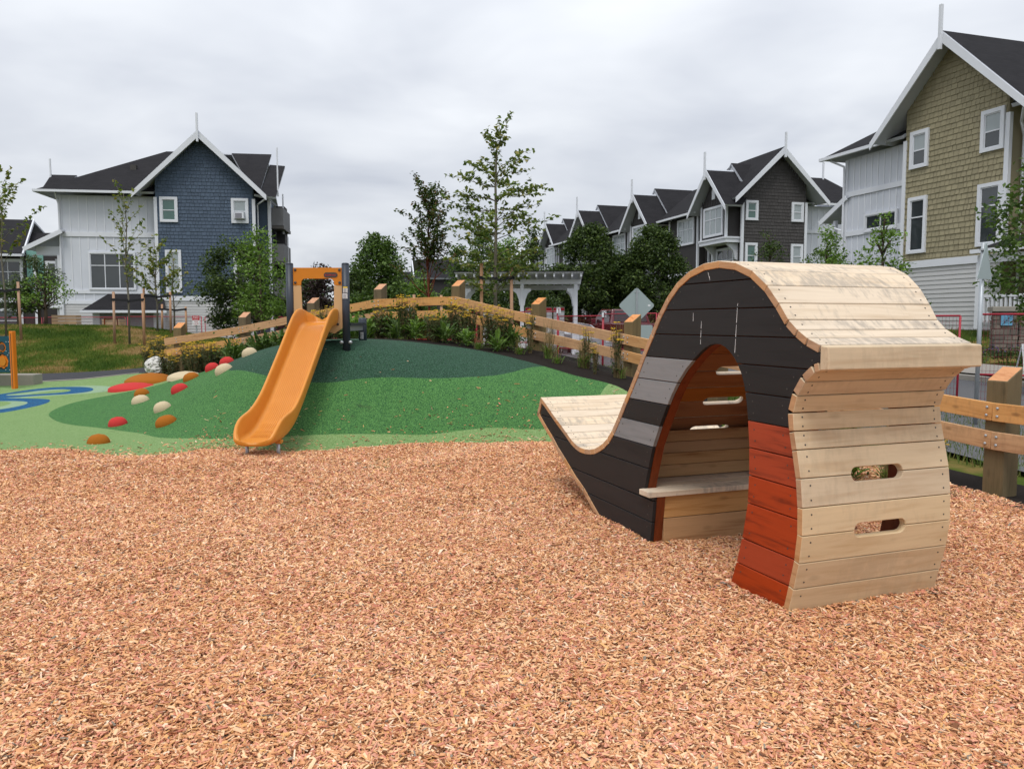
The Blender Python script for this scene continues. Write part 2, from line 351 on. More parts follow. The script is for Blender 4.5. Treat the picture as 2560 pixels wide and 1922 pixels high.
def HH(x, y):
    x = np.atleast_1d(np.asarray(x, float)); y = np.atleast_1d(np.asarray(y, float)); sh = x.shape; x = x.ravel(); y = y.ravel()
    out = np.empty(len(x))
    for i in range(0, len(x), 20000):
        X = np.c_[x[i:i+20000], y[i:i+20000]]
        out[i:i+20000] = _U(((X[:, None]-CP[None, :, :2])**2).sum(2))@_W[:_n]+np.c_[np.ones(len(X)), X]@_W[_n:]
    # calm down away from the surveyed area
    d = np.maximum(np.abs(x)-24, 0)+np.maximum(y-44, 0)+np.maximum(-3-y, 0); k = np.clip(1-d/12, 0, 1); k = k*k*(3-2*k)
    out = out*k+.3*(1-k)*(y > 10)
    # flat where the chips lie
    f = np.clip((9.4-y)/.8, 0, 1)*np.clip((3.6+ (8.6-y)*.5-x)/.6, 0, 1); f = f*f*(3-2*f)
    return (out*(1-f)).reshape(sh)
def H(x, y): return float(HH([x], [y])[0])
# ------------------------------------------------------------------ ground sheets
def sheet(name, poly, step, zoff, mat, kind='structure', zf=None, label=None):
    xs = [p[0] for p in poly]; ys = [p[1] for p in poly]
    bm = bmesh.new(); bm.faces.new([bm.verts.new((x, y, 0)) for x, y in poly])
    for ax, lo, hi in ((0, min(xs), max(xs)), (1, min(ys), max(ys))):
        k = math.ceil(lo/step)*step
        while k < hi:
            co = [0, 0, 0]; no = [0, 0, 0]; co[ax] = k; no[ax] = 1
            bmesh.ops.bisect_plane(bm, geom=bm.verts[:]+bm.edges[:]+bm.faces[:], plane_co=co, plane_no=no, dist=1e-4); k += step
    bmesh.ops.triangulate(bm, faces=[f for f in bm.faces if len(f.verts) > 4])
    vs = bm.verts[:]; h = HH([v.co.x for v in vs], [v.co.y for v in vs])
    for v, z in zip(vs, h): v.co.z = z+zoff
    bmesh.ops.recalc_face_normals(bm, faces=bm.faces)
    if sum(f.normal.z for f in bm.faces) < 0: bmesh.ops.reverse_faces(bm, faces=bm.faces)
    me = bpy.data.meshes.new(name); bm.to_mesh(me); bm.free(); me.materials.append(mat)
    me.polygons.foreach_set('use_smooth', [True]*len(me.polygons))
    o = bpy.data.objects.new(name, me); link(o); o['kind'] = kind
    return o
def sdf(X, Y, poly):
    d = np.full(X.shape, 1e9); ins = np.zeros(X.shape, bool); n = len(poly)
    for i in range(n):
        ax, ay = poly[i]; bx, by = poly[(i+1) % n]; ex, ey = bx-ax, by-ay
        t = np.clip(((X-ax)*ex+(Y-ay)*ey)/(ex*ex+ey*ey+1e-12), 0, 1)
        d = np.minimum(d, np.hypot(X-ax-ex*t, Y-ay-ey*t))
        c = ((ay > Y) != (by > Y)) & (X < (bx-ax)*(Y-ay)/((by-ay) if by != ay else 1e-9)+ax); ins ^= c
    return np.where(ins, -d, d)
# lawn material: green with dry patches
def lawnmat():
    m, nt, b = newmat('lawn_turf', .95, .05); v = coords(nt, 'World')
    f1 = noise(nt, v, .55, 4, .6, .5); f2 = noise(nt, v, 9, 4, .7)
    c = ramp(nt, f1, [(.40, srgb(72, 94, 34, .7)), (.53, srgb(98, 112, 44, .7)), (.60, srgb(156, 130, 80, .7)), (.69, srgb(180, 148, 104, .7))])
    L(nt, mixc(nt, mathn(nt, 'MULTIPLY', f2, .6), c, srgb(58, 70, 26, .5)), b.inputs['Base Color']); bump(nt, b, f2, .6, .03); return m
M['lawn'] = lawnmat()
gx = np.r_[-700, -300, -140, -90, -65, -50, np.arange(-42, 42, .75), 42, 50, 65, 90, 140, 300, 700]; gy = np.r_[-400, -120, -40, -12, np.arange(-6, 62, .75), 70, 90, 140, 300, 900]
GX, GY = np.meshgrid(gx, gy); GZ = HH(GX, GY)-.06
_rub0 = [(-17, 8.1), (-9, 8.1), (3.1, 8.1), (2.3, 9.3), (1.0, 11.65), (-.5, 12.75), (-3.2, 13.2), (-5.06, 14.25), (-7.2, 16.1), (-8.75, 18.5), (-10.6, 17.55), (-17, 17)]
GZ = GZ-.5*np.clip(-sdf(GX, GY, _rub0)/.8, 0, 1)
me = bpy.data.meshes.new('ground'); nx = len(gx)
me.from_pydata(np.c_[GX.ravel(), GY.ravel(), GZ.ravel()].tolist(), [], [(j*nx+i, j*nx+i+1, (j+1)*nx+i+1, (j+1)*nx+i) for j in range(len(gy)-1) for i in range(nx-1)])
me.materials.append(M['lawn']); me.polygons.foreach_set('use_smooth', [True]*len(me.polygons)); g = bpy.data.objects.new('ground', me); link(g); g['kind'] = 'structure'
# ---- rubber play surface with its colours laid in
RUB = [(-17, 8.1), (-9, 8.1), (2.6, 8.1), (3.1, 8.1), (2.35, 9.3), (1.95, 10.0), (1.51, 10.72), (1.22, 11.02), (.7, 11.5), (.12, 12.1), (-.5, 12.5), (-1.17, 12.88), (-2.3, 13.05), (-3.2, 13.2), (-4.3, 13.65), (-5.06, 14.25), (-5.7, 14.7), (-6.5, 15.4), (-7.2, 16.1), (-8.0, 17.3), (-8.75, 18.5), (-9.8, 17.95), (-10.6, 17.55), (-12, 17.2), (-17, 17)]
DARK = [(-5.6, 15.5), (-5.1, 14.0), (-4.6, 12.7), (-4.3, 12.0), (-4.14, 11.66), (-3.73, 11.18), (-3.38, 10.78), (-3.07, 10.48), (-2.8, 10.36), (-2.51, 10.33), (-2.26, 10.37), (-2.02, 10.49), (-1.77, 10.59), (-1.52, 10.69), (-.72, 10.86), (-.28, 11.0), (.0, 11.22), (.2, 11.5), (.42, 11.72), (.9, 11.9), (1.6, 12.4), (0, 15)]
MID = [(-6.4, 16.5), (-6.3, 15.4), (-6.7, 14.95), (-7.3, 14.6), (-7.7, 14.1), (-7.76, 13.5), (-7.6, 12.9), (-7.35, 12.5), (-6.9, 11.95), (-6.5, 11.6), (-5.87, 11.2), (-5.45, 10.9), (-5.0, 10.56), (-4.5, 10.0), (-4.09, 9.72), (-3.45, 9.46), (-2.79, 9.48), (-2.33, 9.55), (-1.87, 9.66), (-1.4, 9.82), (-.91, 9.94), (-.41, 9.98), (.1, 10.03), (.52, 10.1), (.95, 10.2), (1.08, 10.35), (1.2, 10.6), (1.3, 10.85), (1.5, 11.1), (2.2, 12), (0, 16)]
R1 = [(-12.5, 14.9), (-11, 15.05), (-9.9, 15.1), (-9.75, 15.7), (-9.47, 16.05), (-8.9, 15.95), (-8.42, 15.75), (-8.2, 15.5), (-8.12, 15.2), (-8.44, 14.98), (-8.95, 14.9), (-9.3, 14.75), (-9.7, 14.6), (-12.5, 14.0)]
R1I = [(-9.75, 15.05), (-9.56, 15.4), (-9.22, 15.66), (-8.86, 15.66), (-8.62, 15.48), (-8.62, 15.24), (-9.05, 15.12), (-9.4, 15.0)]
R2 = [(-12.5, 15), (-9.54, 14.72), (-9.03, 14.6), (-8.51, 14.45), (-8.3, 14.2), (-8.2, 13.85), (-8.29, 13.39), (-8.42, 12.95), (-8.9, 12.3), (-12.5, 12.0)]
R2I = [(-12.5, 14.0), (-9.28, 14.33), (-8.85, 14.25), (-8.62, 14.07), (-8.53, 13.77), (-8.66, 13.33), (-9.0, 12.9), (-12.5, 12.6)]
def smooth_poly(p, it=2):
    for _ in range(it):
        q = []
        for i in range(len(p)):
            a, b = p[i], p[(i+1) % len(p)]; q += [(a[0]*.75+b[0]*.25, a[1]*.75+b[1]*.25), (a[0]*.25+b[0]*.75, a[1]*.25+b[1]*.75)]
        p = q
    return p
def rubbermat():
    m, nt, b = newmat('rubber_granule_surface', .9, .15); v = coords(nt, 'World')
    vo = N(nt, 'ShaderNodeTexVoronoi', Scale=120.0); L(nt, v, vo.inputs['Vector'])
    sp = N(nt, 'ShaderNodeSeparateColor'); L(nt, vo.outputs['Color'], sp.inputs[0]); rnd = sp.outputs[0]
    big = noise(nt, v, 1.2, 4, .6)
    def gran(a, bb, cc): return ramp(nt, rnd, [(0, a), (.35, bb), (.75, cc)], 'CONSTANT')
    light = gran(srgb(134, 164, 104, .7), srgb(150, 178, 118, .72), srgb(116, 154, 88, .68))
    midg = gran(srgb(70, 116, 60, .78), srgb(94, 144, 80, .78), srgb(50, 92, 58, .75))
    dark = gran(srgb(42, 68, 54, .7), srgb(70, 102, 84, .75), srgb(40, 80, 52, .7))
    blue = gran(srgb(34, 92, 140, .7), srgb(52, 116, 160, .7), srgb(24, 72, 118, .7))
    pale = gran(srgb(150, 178, 150, .7), srgb(168, 190, 160, .7), srgb(150, 186, 130, .7))
    def edge(att):
        g = N(nt, 'ShaderNodeAttribute', attribute_name=att); r = N(nt, 'ShaderNodeMapRange'); L(nt, g.outputs['Fac'], r.inputs['Value'])
        r.inputs['From Min'].default_value = -.006; r.inputs['From Max'].default_value = .006; r.inputs['To Min'].default_value = 1; r.inputs['To Max'].default_value = 0; return r.outputs[0]
    c = mixc(nt, edge('d_pale'), light, pale); c = mixc(nt, edge('d_mid'), c, midg); c = mixc(nt, edge('d_dark'), c, dark); c = mixc(nt, edge('d_blue'), c, blue)
    c = mixc(nt, mathn(nt, 'MULTIPLY', big, .35), c, mixc(nt, 1.0, c, (.62, .66, .6, 1), 'MULTIPLY'))
    st = noise(nt, coords(nt, 'World', (1.2, 1.2, 1.2)), 3.1, 5, .75, .6)   # soil trodden on to it
    c = mixc(nt, mathn(nt, 'MULTIPLY', ramp(nt, st, [(.61, (0, 0, 0, 1)), (.70, (1, 1, 1, 1))]), .4), c, (.03, .028, .022, 1))
    L(nt, c, b.inputs['Base Color']); bump(nt, b, vo.outputs['Distance'], .45, .006); return m
M['rubber'] = rubbermat()
rub = sheet('rubber_play_surface', smooth_poly(RUB, 1), .1, 0, M['rubber'])
me = rub.data; nv = len(me.vertices); co = np.empty(nv*3); me.vertices.foreach_get('co', co); co = co.reshape(-1, 3); X, Y = co[:, 0], co[:, 1]
for nm, d in (('d_mid', sdf(X, Y, smooth_poly(MID))), ('d_dark', sdf(X, Y, smooth_poly(DARK))),
              ('d_blue', np.minimum(np.maximum(sdf(X, Y, smooth_poly(R1)), -sdf(X, Y, smooth_poly(R1I))), np.maximum(sdf(X, Y, smooth_poly(R2)), -sdf(X, Y, smooth_poly(R2I))))),
              ('d_pale', np.minimum(np.maximum(sdf(X-.42, Y, smooth_poly(R1)), -sdf(X-.42, Y, smooth_poly(R1I))), np.maximum(sdf(X+.3, Y, smooth_poly(R2)), -sdf(X+.3, Y, smooth_poly(R2I)))))):
    a = me.attributes.new(nm, 'FLOAT', 'POINT'); a.data.foreach_set('value', d.astype(np.float32))
M['mulchmat'] = simple('black_planting_mulch', (.018, .014, .012, 1), .95, .08, .4, 22, 0, .9, 'World', 45)
sheet('planting_bed', [(-8.75, 18.5), (-8.0, 17.2), (-7.2, 15.9), (-6.4, 15.2), (-5.7, 14.5), (-5, 14.1), (-4.3, 13.5), (-3.2, 13.0), (-1.2, 12.7), (-.5, 12.35), (.1, 11.95), (.65, 11.4), (1.15, 10.9), (1.75, 9.9), (2.2, 9.1), (2.9, 8.0), (4.0, 6.6), (4.5, 5.0), (4.8, 3), (6.2, 3), (5.8, 5.4), (4.6, 7.6), (3.6, 9.8), (2.5, 12.3), (1.1, 13.9), (-.6, 15.3), (-2.6, 16.2), (-4.3, 17.0), (-5.9, 17.7), (-7.6, 18.0)], .22, -.012, M['mulchmat'])
sheet('asphalt_path', [(-17, 17.1), (-12, 17.25), (-10.6, 17.6), (-9.7, 18.0), (-8.7, 18.55), (-8.3, 19.1), (-8.3, 20.2), (-9.4, 20.1), (-10.8, 19.6), (-12, 19.3), (-17, 18.9)], .4, -.015, simple('dark_asphalt', (.05, .05, .055, 1), .9, .1, .15, 30, 0, .5, 'World'))
def strip(name, pts, w, h, mat, zb=-.1, parent=None):
    mb = MB()
    for i in range(len(pts)-1):
        p, q = Vector((*pts[i], 0)), Vector((*pts[i+1], 0)); d = (q-p).normalized(); n = Vector((-d.y, d.x, 0))*w/2; p = p-d*.01
        P = [p-n, q-n, q+n, p+n]
        mb.hexa([(v.x, v.y, H(v.x, v.y)+zb) for v in P]+[(v.x, v.y, H(v.x, v.y)+h) for v in P])
    return mb.build(name, mat, parent)
k = strip('edging_kerb', [(-17, 17.05), (-12, 17.22), (-10.6, 17.58), (-9.8, 17.98), (-8.75, 18.53)], .12, .012, M['concrete']); k['kind'] = 'structure'
rd = Vector((-.2, .98)).normalized(); rn = Vector((rd.y, -rd.x))
def roadpoly(a, b, s0, s1, n=14):
    o = Vector((9.15, 19.5)); f = lambda t, q: tuple(o+rd*t+rn*q)
    return [f(s0+(s1-s0)*i/n, a) for i in range(n+1)]+[f(s0+(s1-s0)*i/n, b) for i in range(n, -1, -1)]
sheet('road', roadpoly(-6.2, 0, -18, 50), .8, .0, simple('road_asphalt', (.11, .11, .115, 1), .9, .1, .12, 25, 0, .3, 'World'))
sheet('pavement', roadpoly(.75, 2.3, -18, 50), .8, .04, simple('pavement_concrete', srgb(168, 162, 154, .68), .9, .1, .1, 8, 0, .3, 'World'))
o_ = Vector((9.15, 19.5)); k = strip('road_kerb', [tuple(o_+rd*(-18+3*i)+rn*.08) for i in range(23)], .15, .1, M['concrete']); k['kind'] = 'structure'
# ---- wood chips
def chipbed():
    m, nt, b = newmat('wood_chip_bed', .95, .05); v = coords(nt, 'World', (1, 1, 1))
    vo = N(nt, 'ShaderNodeTexVoronoi', Scale=70.0); L(nt, v, vo.inputs['Vector']); sp = N(nt, 'ShaderNodeSeparateColor'); L(nt, vo.outputs['Color'], sp.inputs[0])
    c = ramp(nt, sp.outputs[0], [(0, srgb(150, 100, 66, .8)), (.4, srgb(196, 138, 98, .8)), (.7, srgb(214, 158, 118, .8)), (1, srgb(226, 174, 134, .8))])
    L(nt, c, b.inputs['Base Color']); bump(nt, b, vo.outputs['Distance'], .8, .01); return m
CHIPS = [(-16, 8.75), (-9, 8.85), (-5.84, 8.95), (-5.3, 9.15), (-4.8, 8.9), (-4.3, 8.62), (-3.8, 8.8), (-3.6, 9.25), (-3.1, 9.2), (-2.7, 8.95), (-2.3, 8.98), (-1.8, 9.25), (-.9, 9.6), (-.15, 9.65), (.5, 9.75), (1.4, 9.3), (2.8, 8.6), (3.7, 8.05), (4.15, 7.2), (4.32, 6.3), (4.6, 5), (4.9, 3.4), (5.3, 0), (5.3, -4), (-16, -4)]
_lo = np.array([1.438, 4.04]); _lv = np.array([.9388, .3446]); _lu = np.array([-.3446, .9388])
FEET = [[tuple(_lo+_lv*a+_lu*b) for a, b in q] for q in ([(0, 0), (1, 0), (1.05, .48), (0, .48)], [(0, 1.42), (1.4, 1.42), (1.5, 2.22), (0, 2.22)])]
def chipH(x, y):
    x = np.asarray(x, float); y = np.asarray(y, float); d = np.minimum(sdf(x, y, FEET[0]), sdf(x, y, FEET[1])); d = np.maximum(d, 0)
    q = np.sin(x*7+1.1*np.sin(y*5))*np.sin(y*6.3+x*3)
    return .014*np.exp(-(d/.10)**2)*(.6+.4*np.sin(x*17+y*13))+.006*q+.011*np.sin(x*2.1+1.3*np.sin(y*1.7))+.010*np.sin(y*2.9+x*.9)+.007*np.sin(x*5.3-y*4.1+2)
def bedlow(y): return -.045*np.clip((8.25-np.asarray(y))/.5, 0, 1)
sh_ = sheet('wood_chip_bed', smooth_poly(CHIPS, 1), .3, 0, chipbed())
for v in sh_.data.vertices: v.co.z = max(0.0, v.co.z)+float(chipH(v.co.x, v.co.y))+.02+float(bedlow(v.co.y))
# the loose chips themselves: instances on points, one object of uncountable stuff
def chips(name, P, mat):
    n = len(P); me = bpy.data.meshes.new(name); me.vertices.add(n); me.vertices.foreach_set('co', P[:, :3].astype(np.float32).ravel())
    rot = np.c_[NR.normal(0, .3, n), NR.normal(0, .27, n), NR.uniform(0, 6.283, n)].astype(np.float32)
    up = NR.random(n) < .05; rot[up, 1] += NR.uniform(-.9, .9, up.sum())
    ln = np.clip(NR.lognormal(math.log(.0255), .45, n), .008, .075)*P[:, 3]; wd = np.clip(NR.lognormal(math.log(.0062), .42, n), .003, .018)*P[:, 3]; th = NR.uniform(.0015, .0045, n)
    for nm, dat, ty in (('rot', rot, 'FLOAT_VECTOR'), ('scl', np.c_[ln, wd, th].astype(np.float32), 'FLOAT_VECTOR')):
        a = me.attributes.new(nm, ty, 'POINT'); a.data.foreach_set('vector', dat.ravel())
    me.materials.append(mat); o = bpy.data.objects.new(name, me); link(o); o['kind'] = 'stuff'
    ng = bpy.data.node_groups.new(name+'_nodes', 'GeometryNodeTree'); ng.interface.new_socket('Geometry', in_out='INPUT', socket_type='NodeSocketGeometry'); ng.interface.new_socket('Geometry', in_out='OUTPUT', socket_type='NodeSocketGeometry')
    gi = ng.nodes.new('NodeGroupInput'); go = ng.nodes.new('NodeGroupOutput'); ins = ng.nodes.new('GeometryNodeInstanceOnPoints'); join = ng.nodes.new('GeometryNodeJoinGeometry')
    for k in range(7):
        cu = ng.nodes.new('GeometryNodeMeshCube'); sp = ng.nodes.new('GeometryNodeSetPosition'); rv = ng.nodes.new('FunctionNodeRandomValue'); rv.data_type = 'FLOAT_VECTOR'
        rv.inputs[0].default_value = (-.13, -.3, -.2); rv.inputs[1].default_value = (.13, .3, .2); rv.inputs['Seed'].default_value = k*7+3
        ng.links.new(cu.outputs['Mesh'], sp.inputs['Geometry']); ng.links.new(rv.outputs[0], sp.inputs['Offset'])
        sm = ng.nodes.new('GeometryNodeSetMaterial'); sm.inputs['Material'].default_value = mat; ng.links.new(sp.outputs[0], sm.inputs['Geometry'])
        gt = ng.nodes.new('GeometryNodeGeometryToInstance'); ng.links.new(sm.outputs[0], gt.inputs[0]); ng.links.new(gt.outputs[0], join.inputs[0])
    ng.links.new(gi.outputs[0], ins.inputs['Points']); ng.links.new(join.outputs[0], ins.inputs['Instance']); ins.inputs['Pick Instance'].default_value = True
    for nm, key in (('rot', 'Rotation'), ('scl', 'Scale')):
        na = ng.nodes.new('GeometryNodeInputNamedAttribute'); na.data_type = 'FLOAT_VECTOR'; na.inputs[0].default_value = nm
        out = [q for q in na.outputs if q.enabled and q.name == 'Attribute'][0]
        if key == 'Rotation':
            er = ng.nodes.new('FunctionNodeEulerToRotation'); ng.links.new(out, er.inputs[0]); ng.links.new(er.outputs[0], ins.inputs[key])
        else: ng.links.new(out, ins.inputs[key])
    ng.links.new(ins.outputs[0], go.inputs[0]); md = o.modifiers.new('chips', 'NODES'); md.node_group = ng; return o
def chipmat():
    m, nt, b = newmat('wood_chip', .75, .2); oi = N(nt, 'ShaderNodeObjectInfo')
    c = ramp(nt, oi.outputs['Random'], [(0, srgb(146, 98, 68, .7)), (.07, srgb(204, 142, 102, .85)), (.2, srgb(224, 166, 120, .92)), (.4, srgb(232, 184, 138, .94)), (.56, srgb(224, 162, 136, .94)), (.68, srgb(238, 200, 160, .97)), (.82, srgb(212, 140, 116, .9)), (.88, srgb(228, 178, 118, .9)), (.95, srgb(242, 216, 188, .95)), (.985, srgb(156, 146, 132, .75))], 'CONSTANT')
    f = noise(nt, coords(nt, 'World'), .9, 3, .5); c = mixc(nt, mathn(nt, 'MULTIPLY', ramp(nt, f, [(.42, (0, 0, 0, 1)), (.6, (1, 1, 1, 1))]), .5), c, mixc(nt, 1.0, c, (.92, .84, .76, 1), 'MULTIPLY'))
    v = coords(nt, 'World', (1, 1, 1)); c = mixc(nt, mathn(nt, 'MULTIPLY', noise(nt, v, 260, 2), .2), c, mixc(nt, 1.0, c, (.7, .62, .55, 1), 'MULTIPLY'))
    L(nt, c, b.inputs['Base Color']); return m
M['chip'] = chipmat()
def scatter(dens, x0, x1, y0, y1, sc):
    n = int((x1-x0)*(y1-y0)*dens); P = np.c_[NR.uniform(x0, x1, n), NR.uniform(y0, y1, n)]
    P = P[np.abs(P[:, 0])*1.0 < P[:, 1]*.72+.9]
    return np.c_[P, np.full(len(P), sc)]
pts = np.vstack([scatter(13500, -4.2, 4.9, 1.9, 4.2, .93), scatter(10500, -5.2, 5, 4.2, 6.2, 1.0), scatter(7500, -8, 5, 6.2, 10.2, 1.12)])
d = sdf(pts[:, 0], pts[:, 1], smooth_poly(CHIPS, 1)); edge = NR.exponential(.05, len(pts))
keep = (d < edge-.06)
pts = pts[keep]; d = d[keep]
# kicked out of the bed, thinning away over the rubber
n = 26000; ex = NR.uniform(-9, 2.6, n); ey = NR.uniform(8.4, 11.2, n); E2 = np.c_[ex, ey, np.full(n, 1.3)]; d2 = sdf(ex, ey, smooth_poly(CHIPS, 1))
w = np.exp(-np.maximum(d2, 0)/.28)*(.55+.9*np.exp(-((ex+3.6)**2)/1.2)+.6*np.exp(-((ex-.2)**2)/1.5)+.3*np.exp(-((ex+5.4)**2)/.5)); k2 = (d2 > -.05) & (NR.random(n) < w); E2 = E2[k2]
top = np.where(d < 0, chipH(pts[:, 0], pts[:, 1])+.02, 0.004)
base = np.maximum(0, HH(pts[:, 0], pts[:, 1]))+bedlow(pts[:, 1])
Z = base+top+NR.uniform(.0, .016, len(pts))
Ze = HH(E2[:, 0], E2[:, 1])+.004
ALL = np.vstack([np.c_[pts[:, :2], Z, pts[:, 2]], np.c_[E2[:, :2], Ze, E2[:, 2]]])
chips('wood_chips', ALL, M['chip'])
print('chips', len(ALL))
# ---- grass blades on the lawn berm and behind the fence
def tri_stuff(name, base, h, lean, w, mat, parent=None, kind='stuff'):
    n = len(base); a = NR.uniform(0, 6.283, n); b2 = a+NR.uniform(-.8, .8, n)
    hh = h*NR.uniform(.6, 1.3, n); P0 = base.copy(); wv = np.c_[np.cos(a), np.sin(a), np.zeros(n)]*(w/2)
    tip = base+np.c_[np.cos(b2)*lean*NR.random(n), np.sin(b2)*lean*NR.random(n), hh]
    V = np.empty((n, 3, 3)); V[:, 0] = P0-wv; V[:, 1] = P0+wv; V[:, 2] = tip
    me = bpy.data.meshes.new(name); me.vertices.add(3*n); me.vertices.foreach_set('co', V.astype(np.float32).ravel())
    me.loops.add(3*n); me.loops.foreach_set('vertex_index', np.arange(3*n, dtype=np.int32)); me.polygons.add(n); me.polygons.foreach_set('loop_start', np.arange(0, 3*n, 3, dtype=np.int32))
    va = np.repeat(NR.random(n), 3).astype(np.float32); at = me.attributes.new('var', 'FLOAT', 'POINT'); at.data.foreach_set('value', va)
    me.update(); me.validate(); me.materials.append(mat); o = bpy.data.objects.new(name, me); link(o, parent)
    if kind: o['kind'] = kind
    return o
def region_pts(n, poly):
    xs = [p[0] for p in poly]; ys = [p[1] for p in poly]; P = np.c_[NR.uniform(min(xs), max(xs), n), NR.uniform(min(ys), max(ys), n)]
    P = P[sdf(P[:, 0], P[:, 1], poly) < 0]; return np.c_[P, HH(P[:, 0], P[:, 1])-.055]
def bladecol():
    m, nt, b = newmat('turf_blade', .7, .15); f1 = noise(nt, coords(nt, 'World'), .55, 4, .6, .5); g = N(nt, 'ShaderNodeAttribute', attribute_name='var')
    q = mathn(nt, 'ADD', f1, mathn(nt, 'MULTIPLY', mathn(nt, 'SUBTRACT', g.outputs['Fac'], .5), .16))
    L(nt, ramp(nt, q, [(.36, srgb(66, 98, 28, .7)), (.52, srgb(104, 124, 44, .7)), (.61, srgb(168, 142, 86, .72)), (.70, srgb(192, 158, 112, .72))]), b.inputs['Base Color']); return m
M['turfblade'] = bladecol()
P = np.vstack([region_pts(95000, [(-17, 19.0), (-12, 19.4), (-9.4, 20.2), (-8.2, 20.3), (-8.3, 18.8), (-6.5, 18.3), (-6.5, 25), (-12, 31), (-20, 31), (-18, 24)])])
tri_stuff('lawn_grass', P, .06, .035, .018, M['turfblade'])
P = region_pts(40000, [(4.6, 9), (3.4, 11.5), (2.2, 14), (.5, 16), (3, 19), (5.2, 18), (7.6, 13), (9, 8), (6.5, 5)])
tri_stuff('verge_grass', P, .12, .06, .016, M['grassblade'])
P = region_pts(30000, [(-7, 18.3), (-2.6, 16.9), (.8, 15.1), (1.5, 17.2), (-1, 21), (-6.5, 24)])
tri_stuff('rough_grass', P, .12, .06, .02, M['grassblade'])
P = region_pts(9000, roadpoly(2.5, 8, -14, 12, 2)); tri_stuff('far_lawn_grass', P, .12, .06, .03, M['grassblade'])
# ------------------------------------------------------------------ foliage helpers
def leaf_mesh(name, P, size, mat, up=.5, aspect=.55, varbias=0):
    """one mesh of leaf-shaped faces centred on points P (n,3); size scalar or array"""
    n = len(P); size = np.broadcast_to(size, (n,))*NR.uniform(.7, 1.25, n)
    d = NR.normal(0, 1, (n, 3)); d[:, 2] *= .6; d /= np.linalg.norm(d, axis=1)[:, None]
    nrm = NR.normal(0, 1, (n, 3)); nrm[:, 2] = np.abs(nrm[:, 2])+up; s = np.cross(d, nrm); s /= np.linalg.norm(s, axis=1)[:, None]+1e-9
    k = np.cross(s, d)*(size*.12)[:, None]
    L_ = d*(size*.5)[:, None]; S_ = s*(size*aspect*.5)[:, None]
    V = np.empty((n, 4, 3)); V[:, 0] = P-L_; V[:, 1] = P+S_*1.0-L_*.1+k; V[:, 2] = P+L_; V[:, 3] = P-S_-L_*.1+k
    me = bpy.data.meshes.new(name); me.vertices.add(4*n); me.vertices.foreach_set('co', V.astype(np.float32).ravel())
    me.loops.add(4*n); me.loops.foreach_set('vertex_index', np.arange(4*n, dtype=np.int32)); me.polygons.add(n); me.polygons.foreach_set('loop_start', np.arange(0, 4*n, 4, dtype=np.int32))
    va = np.clip(NR.random(n)+varbias, 0, 1); at = me.attributes.new('var', 'FLOAT', 'POINT'); at.data.foreach_set('value', np.repeat(va, 4).astype(np.float32))
    me.update(); me.validate(); me.materials.append(mat); return me
def clump_pts(centers, n_each, flat=.75):
    out = []
    for (x, y, z, r) in centers:
        k = max(4, int(n_each*(r**2))); d = NR.normal(0, 1, (k, 3)); d /= np.linalg.norm(d, axis=1)[:, None]; q = NR.random(k)**.42
        p = d*(q*r)[:, None]; p[:, 2] *= flat; out.append(p+np.array([x, y, z]))
    return np.vstack(out)
def bush_tree(name, label, cat, loc, height, rx, crown0, leaf, size, bark, nclump=60, dens=230, shape='round', group=None, trunk_r=.07, cr=.42, seed=1, lean=0, hollow=.35):
    """tree or tall shrub whose crown is many clumps of single leaves over forked limbs"""
    global NR
    NR = np.random.default_rng(seed); rr = random.Random(seed)
    t = thing(name, label, cat, (loc[0], loc[1], H(loc[0], loc[1])-.06) if len(loc) == 2 else loc, 0, group)
    cs = []; hh = height-crown0
    for i in range(nclump):
        u = rr.random(); a = rr.uniform(0, 6.283)
        if shape == 'round': prof = math.sin(math.pi*min(1, (u*.92+.06)))**.6
        elif shape == 'cone': prof = (1-u)**.7*.95+.08
        elif shape == 'egg': prof = (math.sin(math.pi*(u*.9+.08)**.8))**.7
        else: prof = .3+.7*u
        q = rr.uniform(hollow, 1)**.5; R_ = rx*prof*q*rr.uniform(.82, 1.08)
        c = cr*rr.uniform(.65, 1.3)*(.6+.5*prof)
        cs.append((math.cos(a)*R_+lean*u*hh, math.sin(a)*R_, crown0+u*hh*.97, c))
    P = clump_pts(cs, dens)
    part('crown', leaf_mesh('crown', P, size, leaf), t)
    mb = MB(); mb.tube([(0, 0, 0), (.02, 0, crown0*.6), (lean*hh*.3, 0, crown0+hh*.35), (lean*hh*.7, .03, crown0+hh*.75)], [trunk_r, trunk_r*.85, trunk_r*.5, trunk_r*.2], 7)
    mb.build('trunk', bark, t, True)
    mb = MB()
    for i in range(0, min(nclump, 26), 1):
        x, y, z, c = cs[i]; z0 = max(crown0*.75, z-.35*math.hypot(x, y)-.3); mb.tube([(lean*(z0-crown0) if z0 > crown0 else 0, 0, z0), (x*.5, y*.5, (z0+z)/2+.05), (x, y, z)], [trunk_r*.32, trunk_r*.2, trunk_r*.08], 4)
    mb.build('limbs', bark, t, True)
    return t
